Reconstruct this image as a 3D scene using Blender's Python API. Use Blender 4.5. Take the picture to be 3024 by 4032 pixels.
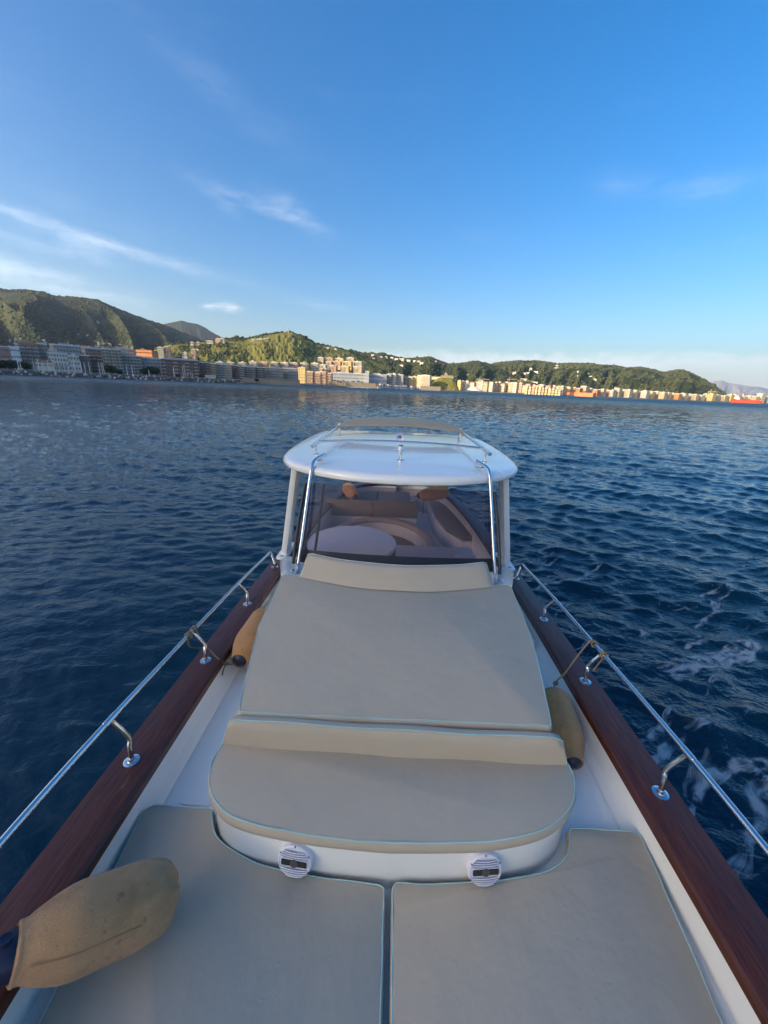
import bpy, math, random
import numpy as np
from mathutils import Vector, Matrix

# ------------------------------------------------------------------ camera, sky, sun, exposure
D2R = math.radians
for o in list(bpy.data.objects): bpy.data.objects.remove(o)
sc = bpy.context.scene
col = sc.collection
CAM = np.array([-0.0646, 0.0, 2.9]); YAW, PITCH, ROLL = D2R(-1.2), D2R(-17.98), D2R(2.34)
FPX = 1512.9; PCX, PCY = 1512.0, 2016.0            # focal length and centre in photograph pixels
def cam_basis():
    f = np.array([math.sin(YAW)*math.cos(PITCH), math.cos(YAW)*math.cos(PITCH), math.sin(PITCH)])
    r = np.array([math.cos(YAW), -math.sin(YAW), 0]); u = np.cross(r, f)
    c, s = math.cos(ROLL), math.sin(ROLL)
    return np.array([c*r+s*u, -s*r+c*u, f])
CB = cam_basis()
cd = bpy.data.cameras.new('camera'); cam = bpy.data.objects.new('camera', cd); col.objects.link(cam)
cd.sensor_fit = 'HORIZONTAL'; cd.sensor_width = 36.0; cd.lens = 36.0*FPX/3024.0
cd.clip_start = 0.02; cd.clip_end = 60000
mw = Matrix.Identity(4)
for i in range(3):
    mw[i][0], mw[i][1], mw[i][2], mw[i][3] = CB[0][i], CB[1][i], -CB[2][i], CAM[i]
cam.matrix_world = mw
sc.camera = cam

SUN_AZ, SUN_EL = D2R(-122), D2R(18)                # azimuth from +Y, clockwise; low sun to the left and behind
world = bpy.data.worlds.new('World'); sc.world = world; world.use_nodes = True
SKY_STRENGTH, SUN_STRENGTH, EXPOSURE = 0.15, 3.5, 0.94
sun_d = bpy.data.lights.new('sun', 'SUN'); sun_o = bpy.data.objects.new('sun', sun_d); col.objects.link(sun_o)
sun_d.energy = SUN_STRENGTH; sun_d.angle = D2R(0.53); sun_d.color = (1.0, 0.80, 0.52)
to_sun = Vector((math.sin(SUN_AZ)*math.cos(SUN_EL), math.cos(SUN_AZ)*math.cos(SUN_EL), math.sin(SUN_EL)))
sun_o.rotation_euler = to_sun.to_track_quat('Z', 'Y').to_euler(); sun_o.location = (-300, -150, 400)
sc.view_settings.view_transform = 'Standard'; sc.view_settings.look = 'None'
sc.view_settings.exposure = EXPOSURE; sc.view_settings.gamma = 1.0
sc.view_settings.use_white_balance = True; sc.view_settings.white_balance_temperature = 6700; sc.view_settings.white_balance_tint = 10   # camera balanced for the shade
sc.render.engine = 'CYCLES'
cy = sc.cycles
cy.use_denoising = True; cy.max_bounces = 7; cy.diffuse_bounces = 3; cy.glossy_bounces = 4
cy.transmission_bounces = 6; cy.transparent_max_bounces = 10; cy.volume_bounces = 0
cy.caustics_reflective = False; cy.caustics_refractive = False; cy.sample_clamp_indirect = 6.0

def bearing(x, y):
    """azimuth and elevation (radians) under which the photograph shows pixel (x, y) of 3024 x 4032"""
    d = CB.T @ np.array([(x-PCX)/FPX, -(y-PCY)/FPX, 1.0])
    return math.atan2(d[0], d[1]), math.atan2(d[2], math.hypot(d[0], d[1]))
def far_point(x, y, dist):
    az, el = bearing(x, y)
    return Vector((dist*math.sin(az), dist*math.cos(az), CAM[2]+dist*math.tan(el)))

# ------------------------------------------------------------------ node helpers and the sky
class NT:
    def __init__(s, tree): s.t = tree; s.n = tree.nodes; s.l = tree.links
    def node(s, kind, ins=None, **props):
        nd = s.n.new(kind)
        for k, v in props.items(): setattr(nd, k, v)
        for k, v in (ins or {}).items():
            sk = nd.inputs[k]
            if hasattr(v, 'is_linked') or isinstance(v, bpy.types.NodeSocket): s.l.new(v, sk)
            else: sk.default_value = v
        return nd
    def math(s, op, a, b=0.0, c=0.0, clamp=False):
        nd = s.node('ShaderNodeMath', operation=op, use_clamp=clamp)
        for i, v in enumerate((a, b, c)):
            if isinstance(v, bpy.types.NodeSocket): s.l.new(v, nd.inputs[i])
            else: nd.inputs[i].default_value = v
        return nd.outputs[0]
    def vmath(s, op, a, b=None, scale=None):
        nd = s.node('ShaderNodeVectorMath', operation=op)
        for i, v in enumerate((a, b)):
            if v is None: continue
            if isinstance(v, bpy.types.NodeSocket): s.l.new(v, nd.inputs[i])
            else: nd.inputs[i].default_value = v
        if scale is not None:
            if isinstance(scale, bpy.types.NodeSocket): s.l.new(scale, nd.inputs['Scale'])
            else: nd.inputs['Scale'].default_value = scale
        return nd.outputs['Value'] if op in ('LENGTH', 'DOT_PRODUCT', 'DISTANCE') else nd.outputs[0]
    def noise(s, vec, scale, detail=4, rough=0.55, dist=0.0, out='Fac'):
        nd = s.node('ShaderNodeTexNoise', {'Vector': vec, 'Scale': scale, 'Detail': detail, 'Roughness': rough, 'Distortion': dist})
        return nd.outputs[out]
    def ramp(s, fac, stops, interp='LINEAR'):
        nd = s.node('ShaderNodeValToRGB', {'Fac': fac}); cr = nd.color_ramp; cr.interpolation = interp
        while len(cr.elements) < len(stops): cr.elements.new(0.5)
        for e, (p, c) in zip(cr.elements, stops):
            e.position = p; e.color = c if len(c) == 4 else (*c, 1)
        return nd.outputs['Color']
    def mix(s, fac, a, b, blend='MIX'):
        nd = s.node('ShaderNodeMix', data_type='RGBA', blend_type=blend)
        for k, v in ((0, fac), (6, a), (7, b)):
            if isinstance(v, bpy.types.NodeSocket): s.l.new(v, nd.inputs[k])
            else: nd.inputs[k].default_value = v if k == 0 else ((*v, 1) if len(v) == 3 else v)
        return nd.outputs[2]
    def smooth(s, v, a, b):
        nd = s.node('ShaderNodeMapRange', {'Value': v, 'From Min': a, 'From Max': b}, interpolation_type='SMOOTHSTEP')
        return nd.outputs[0]
    def sep(s, v): return s.node('ShaderNodeSeparateXYZ', {0: v}).outputs
    def comb(s, x, y, z):
        nd = s.node('ShaderNodeCombineXYZ')
        for i, v in enumerate((x, y, z)):
            if isinstance(v, bpy.types.NodeSocket): s.l.new(v, nd.inputs[i])
            else: nd.inputs[i].default_value = v
        return nd.outputs[0]
    def bump(s, h, strength, dist, normal=None):
        ins = {'Height': h, 'Strength': strength, 'Distance': dist}
        if normal is not None: ins['Normal'] = normal
        return s.node('ShaderNodeBump', ins).outputs[0]

def build_sky():
    world.node_tree.nodes.clear(); g = NT(world.node_tree)
    sky = g.node('ShaderNodeTexSky', sky_type='NISHITA', sun_disc=False, sun_elevation=SUN_EL, sun_rotation=SUN_AZ,
                 altitude=0.0, air_density=1.0, dust_density=2.9, ozone_density=2.4)
    base = g.node('ShaderNodeHueSaturation', {'Color': sky.outputs[0], 'Saturation': 1.47, 'Hue': 0.505, 'Value': 1.0, 'Fac': 1.0}).outputs[0]
    d = g.node('ShaderNodeTexCoord').outputs['Generated']
    x, y, z = g.sep(d)[0:3]
    az = g.math('MULTIPLY', g.math('ARCTAN2', x, y), 180/math.pi)
    el = g.math('MULTIPLY', g.math('ARCSINE', z), 180/math.pi)
    p = g.comb(az, el, 0.0)
    warp = g.noise(g.vmath('MULTIPLY', p, (0.16, 0.40, 1)), 1.0, 4, 0.6, out='Color')
    wv = g.vmath('SCALE', g.vmath('SUBTRACT', warp, (0.5, 0.5, 0.5)), scale=1.0)
    pw = g.vmath('ADD', p, g.vmath('MULTIPLY', wv, (5.0, 1.9, 0)))
    fib = g.noise(g.vmath('MULTIPLY', pw, (0.10, 0.85, 1)), 1.0, 6, 0.62)
    puff = g.noise(g.vmath('MULTIPLY', pw, (0.55, 0.9, 1)), 1.0, 5, 0.6)
    def streak(a0, e0, la, le, tilt):
        q = g.vmath('SUBTRACT', pw, (a0, e0, 0)); qx, qy = g.sep(q)[0:2]
        c, s = math.cos(D2R(tilt)), math.sin(D2R(tilt))
        u = g.math('DIVIDE', g.math('ADD', g.math('MULTIPLY', qx, c), g.math('MULTIPLY', qy, s)), la)
        v = g.math('DIVIDE', g.math('SUBTRACT', g.math('MULTIPLY', qy, c), g.math('MULTIPLY', qx, s)), le)
        r = g.math('ADD', g.math('MULTIPLY', u, u), g.math('MULTIPLY', v, v))
        return g.math('EXPONENT', g.math('MULTIPLY', r, -1.0))
    tot = None
    for (px, py, la, le, tilt, amp) in CLOUDS:
        a0, e0 = bearing(px, py)
        m = g.math('MULTIPLY', streak(math.degrees(a0), math.degrees(e0), la, le, tilt), amp)
        tot = m if tot is None else g.math('ADD', tot, m)
    tex = g.smooth(g.math('ADD', g.math('MULTIPLY', fib, 0.65), g.math('MULTIPLY', puff, 0.35)), 0.34, 0.66)
    mask = g.math('MULTIPLY', tot, g.math('ADD', g.math('MULTIPLY', tex, 0.85), 0.15))
    # thin veils of cirrus and a pale bank of low cloud all round the horizon
    veil = g.math('MULTIPLY', g.smooth(g.noise(g.vmath('MULTIPLY', pw, (0.035, 0.16, 1)), 1.0, 5, 0.6), 0.54, 0.85), 0.09)
    edge = g.math('ADD', 5.3, g.math('MULTIPLY', g.math('SUBTRACT', puff, 0.5), 2.6))
    bank = g.math('MULTIPLY', g.smooth(g.math('SUBTRACT', edge, el), -0.2, 1.6), g.smooth(g.noise(g.vmath('MULTIPLY', pw, (0.02, 0.12, 1)), 1.0, 3, 0.5), 0.15, 0.60))
    bank = g.math('MULTIPLY', bank, 0.9)
    mask = g.math('MAXIMUM', g.math('MAXIMUM', mask, bank), veil)
    mask = g.math('MINIMUM', mask, 0.93)
    sunv = g.vmath('DOT_PRODUCT', d, tuple(to_sun))
    glow = g.math('ADD', 1.0, g.math('MULTIPLY', g.math('POWER', g.smooth(sunv, -0.4, 1.0), 2.0), 2.0))
    cl = g.vmath('SCALE', (4.0, 4.35, 4.7), scale=glow)
    colr = g.mix(mask, base, cl)
    bg = g.node('ShaderNodeBackground', {'Color': colr, 'Strength': SKY_STRENGTH})
    out = g.node('ShaderNodeOutputWorld'); g.l.new(bg.outputs[0], out.inputs[0])
# photograph pixel of the centre, half-lengths in degrees, tilt, density
CLOUDS = [(420, 962, 11.0, 0.6, -7.5, 0.36), (330, 985, 3.0, 1.0, -12, 0.22), (60, 945, 4.5, 0.5, -6, 0.16), (110, 1092, 9.0, 1.2, -6, 0.40),
          (1000, 800, 4.5, 0.5, -14, 0.20), (1150, 835, 3.4, 0.9, -22, 0.32), (860, 785, 2.2, 0.7, -24, 0.20),
          (905, 1212, 1.15, 0.45, -7, 1.1), (845, 1205, 0.7, 0.35, 0, 0.8), (2760, 745, 4.0, 0.9, -6, 0.14), (2450, 725, 3.0, 0.9, -6, 0.10), (900, 380, 9, 1.6, -20, 0.06), (1270, 1200, 4, 0.5, -4, 0.18)]
build_sky()

# ------------------------------------------------------------------ mesh helpers
rng = random.Random(7); nrng = np.random.default_rng(11)
class MB:
    def __init__(s): s.v = []; s.f = []; s.m = []
    def add(s, vs, fs, mi=0):
        b = len(s.v); s.v += [tuple(p) for p in vs]; s.f += [tuple(i+b for i in f) for f in fs]; s.m += [mi]*len(fs); return s
    def box(s, x0, x1, y0, y1, z0, z1, mi=0):
        vs = [(x, y, z) for z in (z0, z1) for y in (y0, y1) for x in (x0, x1)]
        return s.add(vs, [(0, 2, 3, 1), (4, 5, 7, 6), (0, 1, 5, 4), (2, 6, 7, 3), (0, 4, 6, 2), (1, 3, 7, 5)], mi)
    def tube(s, pts, r, n=10, cap=True, mi=0, closed=False):
        pts = [Vector(p) for p in pts]; k = len(pts)
        rs = r if hasattr(r, '__len__') else [r]*k
        prev = None; rings = []
        for i in range(k):
            if closed: t = pts[(i+1) % k]-pts[i-1]
            else: t = pts[min(i+1, k-1)]-pts[max(i-1, 0)]
            t.normalize()
            if prev is None:
                a = Vector((0, 0, 1)) if abs(t.z) < 0.9 else Vector((1, 0, 0)); nrm = (a-t*a.dot(t)).normalized()
            else: nrm = (prev-t*prev.dot(t)).normalized()
            prev = nrm; b = t.cross(nrm)
            rings.append([pts[i]+(nrm*math.cos(2*math.pi*j/n)+b*math.sin(2*math.pi*j/n))*rs[i] for j in range(n)])
        vs = [p for rg in rings for p in rg]; fs = []
        m = k if closed else k-1
        for i in range(m):
            i2 = (i+1) % k
            for j in range(n): fs.append((i*n+j, i*n+(j+1) % n, i2*n+(j+1) % n, i2*n+j))
        if cap and not closed: fs += [tuple(range(n-1, -1, -1)), tuple((k-1)*n+j for j in range(n))]
        return s.add(vs, fs, mi)
    def lathe(s, prof, n=24, origin=(0, 0, 0), axis=(0, 0, 1), mi=0, squash=None):
        ax = Vector(axis).normalized(); a = Vector((0, 0, 1)) if abs(ax.z) < 0.9 else Vector((1, 0, 0))
        e1 = (a-ax*a.dot(ax)).normalized(); e2 = ax.cross(e1); o = Vector(origin)
        vs = []; fs = []; k = len(prof)
        for (r, h) in prof:
            for j in range(n):
                th = 2*math.pi*j/n; rr = r if squash is None else squash(r, h, th)
                vs.append(o+ax*h+(e1*math.cos(th)+e2*math.sin(th))*rr)
        for i in range(k-1):
            for j in range(n): fs.append((i*n+j, i*n+(j+1) % n, (i+1)*n+(j+1) % n, (i+1)*n+j))
        fs += [tuple(range(n-1, -1, -1)), tuple((k-1)*n+j for j in range(n))]
        return s.add(vs, fs, mi)
    def prism(s, poly, z0, z1, mi=0):
        """vertical prism of a polygon; z0 and z1 may be functions of (x, y)"""
        f0 = z0 if callable(z0) else (lambda x, y: z0); f1 = z1 if callable(z1) else (lambda x, y: z1)
        n = len(poly); vs = [(x, y, f0(x, y)) for x, y in poly]+[(x, y, f1(x, y)) for x, y in poly]
        fs = [tuple(range(n-1, -1, -1)), tuple(range(n, 2*n))]+[(i, (i+1) % n, n+(i+1) % n, n+i) for i in range(n)]
        return s.add(vs, fs, mi)
    def mesh(s, name, mats, smooth=True, angle=35):
        me = bpy.data.meshes.new(name); me.from_pydata(s.v, [], s.f)
        for m in (mats if isinstance(mats, (list, tuple)) else [mats]): me.materials.append(m)
        if any(s.m): me.polygons.foreach_set('material_index', s.m)
        if smooth:
            me.polygons.foreach_set('use_smooth', [True]*len(s.f)); me.update()
            me.set_sharp_from_angle(angle=D2R(angle))
        me.update(); return me
    def build(s, name, mats, parent=None, smooth=True, angle=35, loc=None, rot=None):
        return link(name, s.mesh(name, mats, smooth, angle), parent, loc, rot)
def link(name, me, parent=None, loc=None, rot=None, scale=None):
    o = bpy.data.objects.new(name, me); col.objects.link(o)
    if parent is not None: o.parent = parent
    if loc is not None: o.location = loc
    if rot is not None: o.rotation_euler = rot
    if scale is not None: o.scale = scale
    return o
def empty(name, loc=(0, 0, 0), rz=0):
    o = bpy.data.objects.new(name, None); col.objects.link(o); o.location = loc; o.rotation_euler = (0, 0, rz); o.empty_display_size = 0.2
    return o
def tag(o, label=None, cat=None, group=None, kind=None):
    if label: o['label'] = label
    if cat: o['category'] = cat
    if group: o['group'] = group
    if kind: o['kind'] = kind
    return o
ONES = 'first second third fourth fifth sixth seventh eighth ninth tenth eleventh twelfth thirteenth fourteenth fifteenth sixteenth seventeenth eighteenth nineteenth'.split()
TENS = {2: 'twent', 3: 'thirt', 4: 'fort', 5: 'fift'}
def nth(i):
    n = i+1
    if n < 20: return ONES[n-1]
    return TENS[n//10]+('ieth' if n % 10 == 0 else 'y-'+ONES[n % 10-1])
def bez(pts, n=8):
    """Catmull-Rom through points"""
    P = [Vector(p) for p in pts]; out = []
    for i in range(len(P)-1):
        p0, p1, p2, p3 = P[max(i-1, 0)], P[i], P[i+1], P[min(i+2, len(P)-1)]
        for k in range(n):
            t = k/n; out.append(0.5*((2*p1)+(p2-p0)*t+(2*p0-5*p1+4*p2-p3)*t*t+(3*p1-p0-3*p2+p3)*t**3))
    return out+[P[-1]]
def fillet(poly, rad, seg=6):
    """round the corners of a 2-D polygon; rad: one radius or one per vertex"""
    n = len(poly); rs = rad if hasattr(rad, '__len__') else [rad]*n; out = []
    for i in range(n):
        p = Vector(poly[i]); a = Vector(poly[i-1])-p; b = Vector(poly[(i+1) % n])-p; la, lb = a.length, b.length; a.normalize(); b.normalize()
        ang = a.angle(b); r = rs[i]
        if r <= 0 or ang > 3.0: out.append(tuple(p)); continue
        t = min(r/math.tan(ang/2), la*0.48, lb*0.48)
        p0, p1 = p+a*t, p+b*t
        for k in range(seg+1):
            u = k/seg; q = p0*(1-u)**2+p*2*u*(1-u)+p1*u*u; out.append((q.x, q.y))
    return out
def resample(poly, step):
    out = []; n = len(poly)
    for i in range(n):
        a, b = Vector(poly[i]), Vector(poly[(i+1) % n]); k = max(1, int((b-a).length/step))
        out += [tuple(a.lerp(b, j/k)) for j in range(k)]
    return out
def ccw(poly):
    a = sum(poly[i-1][0]*poly[i][1]-poly[i][0]*poly[i-1][1] for i in range(len(poly)))
    return poly if a > 0 else poly[::-1]
def inset(poly, d):
    n = len(poly); out = []
    for i in range(n):
        p = Vector(poly[i]); e1 = (p-Vector(poly[i-1])).normalized(); e2 = (Vector(poly[(i+1) % n])-p).normalized()
        nrm = Vector((-e1.y-e2.y, e1.x+e2.x)); L = nrm.length
        nrm = nrm/L if L > 1e-6 else Vector((-e1.y, e1.x))
        k = max(0.5, nrm.dot(Vector((-e1.y, e1.x)))); q = p+nrm*(d/k); out.append((q.x, q.y))
    return out
def hashn(ix, iy, seed):
    h = (ix.astype(np.int64)*374761393+iy.astype(np.int64)*668265263+seed*1442695041) & 0xffffffff
    h = ((h ^ (h >> 13))*1274126177) & 0xffffffff
    return ((h ^ (h >> 16)) & 0xffff)/65535.0
def vnoise(x, y, seed=0):
    ix, iy = np.floor(x), np.floor(y); fx, fy = x-ix, y-iy
    fx, fy = fx*fx*(3-2*fx), fy*fy*(3-2*fy)
    a, b = hashn(ix, iy, seed), hashn(ix+1, iy, seed); c, d = hashn(ix, iy+1, seed), hashn(ix+1, iy+1, seed)
    return (a*(1-fx)+b*fx)*(1-fy)+(c*(1-fx)+d*fx)*fy
def fbm(x, y, seed=0, oct=4):
    s = 0; a = 0.5
    for k in range(oct): s = s+a*vnoise(x*2**k, y*2**k, seed+k*17); a *= 0.5
    return s/(1-0.5**oct)
def np_mesh(name, v, quads, mat, smooth=True):
    me = bpy.data.meshes.new(name); nv, nq = len(v), len(quads); k = quads.shape[1]
    me.vertices.add(nv); me.vertices.foreach_set('co', np.ascontiguousarray(v, dtype=np.float32).ravel())
    me.loops.add(nq*k); me.loops.foreach_set('vertex_index', np.ascontiguousarray(quads, dtype=np.int32).ravel())
    me.polygons.add(nq); me.polygons.foreach_set('loop_start', np.arange(0, nq*k, k, dtype=np.int32)); 
    me.update(calc_edges=True)
    if smooth: me.polygons.foreach_set('use_smooth', np.ones(nq, dtype=bool))
    me.materials.append(mat); me.update(); return me
def grid_quads(nr, nc, wrap=False):
    i = np.arange(nr-1)[:, None]; j = np.arange(nc if wrap else nc-1)[None, :]; j2 = (j+1) % nc
    return np.stack(np.broadcast_arrays(i*nc+j, i*nc+j2, (i+1)*nc+j2, (i+1)*nc+j), -1).reshape(-1, 4)

# ------------------------------------------------------------------ materials
MATS = {}
def new_mat(name):
    m = bpy.data.materials.new(name); m.use_nodes = True; m.node_tree.nodes.clear(); return m, NT(m.node_tree)
def finish(g, shader):
    out = g.node('ShaderNodeOutputMaterial'); g.l.new(shader, out.inputs[0])
def principled(g, **k):
    names = {'color': 'Base Color', 'rough': 'Roughness', 'metal': 'Metallic', 'ior': 'IOR', 'coat': 'Coat Weight', 'coat_rough': 'Coat Roughness', 'normal': 'Normal', 'spec': 'Specular IOR Level', 'sheen': 'Sheen Weight', 'coat_normal': 'Coat Normal'}
    ins = {names[a]: ((*b, 1) if isinstance(b, tuple) and len(b) == 3 else b) for a, b in k.items()}
    return g.node('ShaderNodeBsdfPrincipled', ins).outputs[0]
def simple(name, c, rough=0.6, metal=0.0, var=0.12, scale=3.0, bump=0.0, bscale=60.0, coat=0.0, dist=0.002, coat_rough=0.08):
    m, g = new_mat(name); co = g.node('ShaderNodeTexCoord').outputs['Object']
    n = g.noise(co, scale, 5, 0.6); c = tuple(c)
    lo, hi = tuple(v*(1-var) for v in c), tuple(min(1, v*(1+var)) for v in c)
    k = dict(color=g.ramp(n, [(0.3, lo), (0.7, hi)]), rough=rough, metal=metal, coat=coat, coat_rough=coat_rough)
    if bump: k['normal'] = g.bump(g.noise(co, bscale, 3, 0.6), bump, dist)
    finish(g, principled(g, **k)); MATS[name] = m; return m

def mat_gelcoat(name, c, rough, tex):
    m, g = new_mat(name); co = g.node('ShaderNodeTexCoord').outputs['Object']
    dirt = g.smooth(g.noise(co, 2.2, 6, 0.65), 0.52, 0.80); fine = g.noise(co, 14, 5, 0.6)
    cc = g.mix(g.math('MULTIPLY', dirt, 0.25), c, tuple(v*0.80 for v in c))
    cc = g.mix(g.math('MULTIPLY', g.smooth(fine, 0.58, 0.8), 0.10), cc, (0.40, 0.40, 0.38))
    wav = g.noise(co, 1.7, 2, 0.5); nr = g.bump(wav, 0.07, 0.02)
    if tex: nr = g.bump(g.noise(co, 260, 2, 0.6), 0.22, 0.0015, nr)
    finish(g, principled(g, color=cc, rough=g.math('ADD', rough, g.math('MULTIPLY', dirt, 0.15)), normal=nr, coat=0.0 if tex else 0.6, coat_rough=0.04)); return m
def mat_wood():
    m, g = new_mat('varnished_mahogany'); co = g.node('ShaderNodeTexCoord').outputs['Object']
    p = g.vmath('MULTIPLY', co, (1.0, 0.05, 1.0))
    wob = g.vmath('ADD', p, g.vmath('MULTIPLY', g.noise(co, 1.3, 3, 0.5, out='Color'), (0.05, 0, 0.05)))
    grain = g.noise(wob, 95, 5, 0.62); broad = g.noise(g.vmath('MULTIPLY', co, (1, 0.22, 1)), 5.0, 4, 0.6)
    c = g.ramp(grain, [(0.28, (0.030, 0.0060, 0.0028)), (0.5, (0.088, 0.0200, 0.0085)), (0.75, (0.150, 0.040, 0.016))])
    c = g.mix(g.math('MULTIPLY', g.smooth(broad, 0.45, 0.8), 0.5), c, (0.095, 0.036, 0.018))
    knots = g.smooth(g.noise(g.vmath('MULTIPLY', co, (1, .6, 1)), 9.0, 2, 0.5), 0.72, 0.80)
    c = g.mix(g.math('MULTIPLY', knots, 0.6), c, (0.014, 0.004, 0.003))
    nr = g.bump(grain, 0.14, 0.0012)
    finish(g, principled(g, color=c, rough=0.5, spec=0.3, normal=nr, coat=0.45, coat_rough=g.math('ADD', 0.10, g.math('MULTIPLY', broad, 0.16)), coat_normal=g.bump(broad, 0.10, 0.006))); return m
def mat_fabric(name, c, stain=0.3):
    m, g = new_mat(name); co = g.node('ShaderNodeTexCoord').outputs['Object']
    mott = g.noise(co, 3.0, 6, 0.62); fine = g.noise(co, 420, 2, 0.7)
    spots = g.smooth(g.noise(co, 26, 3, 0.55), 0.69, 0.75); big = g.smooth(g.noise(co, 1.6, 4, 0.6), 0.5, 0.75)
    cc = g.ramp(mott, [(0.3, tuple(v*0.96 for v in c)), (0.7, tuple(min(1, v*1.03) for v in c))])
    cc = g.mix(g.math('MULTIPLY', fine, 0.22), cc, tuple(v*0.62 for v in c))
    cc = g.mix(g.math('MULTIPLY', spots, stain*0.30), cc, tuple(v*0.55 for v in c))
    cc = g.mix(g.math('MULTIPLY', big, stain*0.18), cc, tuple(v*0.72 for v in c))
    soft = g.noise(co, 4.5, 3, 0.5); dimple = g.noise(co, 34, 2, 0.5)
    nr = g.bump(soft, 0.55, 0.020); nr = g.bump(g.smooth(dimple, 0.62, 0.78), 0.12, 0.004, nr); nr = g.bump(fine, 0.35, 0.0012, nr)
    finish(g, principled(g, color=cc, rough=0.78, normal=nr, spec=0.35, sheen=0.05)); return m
def mat_terry(name, c, stain, dark):
    m, g = new_mat(name); co = g.node('ShaderNodeTexCoord').outputs['Object']
    n = g.noise(co, 7, 6, 0.65); fuzz = g.noise(co, 330, 3, 0.75)
    cc = g.ramp(n, [(0.3, tuple(v*0.78 for v in c)), (0.68, tuple(v*1.12 for v in c))])
    cc = g.mix(g.math('MULTIPLY', g.smooth(g.noise(co, 3.1, 5, 0.65), 0.46, 0.66), stain), cc, dark)
    sp = g.smooth(g.noise(co, 38, 2, 0.5), 0.665, 0.73); cc = g.mix(g.math('MULTIPLY', sp, 0.5), cc, tuple(v*0.25 for v in c))
    cc = g.mix(g.math('MULTIPLY', fuzz, 0.35), cc, tuple(v*0.5 for v in c))
    nr = g.bump(g.noise(co, 14, 3, 0.5), 0.5, 0.014); nr = g.bump(g.noise(co, 90, 4, 0.7), 0.7, 0.006, nr); nr = g.bump(fuzz, 1.0, 0.004, nr)
    finish(g, principled(g, color=cc, rough=0.95, normal=nr, spec=0.15, sheen=0.2)); return m
def mat_steel():
    m, g = new_mat('stainless_steel'); co = g.node('ShaderNodeTexCoord').outputs['Object']
    n = g.noise(co, 30, 4, 0.6)
    finish(g, principled(g, color=(0.66, 0.66, 0.67), metal=1.0, rough=g.math('ADD', 0.09, g.math('MULTIPLY', n, 0.13)))); return m
def mat_tint():
    m, g = new_mat('tinted_acrylic'); co = g.node('ShaderNodeTexCoord').outputs['Object']
    tr = g.node('ShaderNodeBsdfTransparent', {'Color': (0.52, 0.41, 0.46, 1)}).outputs[0]
    gl = g.node('ShaderNodeBsdfGlossy', {'Color': (1, 1, 1, 1), 'Roughness': 0.02}).outputs[0]
    df = g.node('ShaderNodeBsdfDiffuse', {'Color': (0.30, 0.24, 0.30, 1)}).outputs[0]
    smear = g.math('ADD', 0.025, g.math('MULTIPLY', g.smooth(g.noise(co, 4, 5, 0.65), 0.45, 0.8), 0.06))
    a = g.node('ShaderNodeMixShader', {0: smear, 1: tr, 2: df}).outputs[0]
    fr = g.node('ShaderNodeFresnel', {'IOR': 1.4}).outputs[0]
    b = g.node('ShaderNodeMixShader', {0: fr, 1: a, 2: gl}).outputs[0]
    finish(g, b); return m
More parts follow.
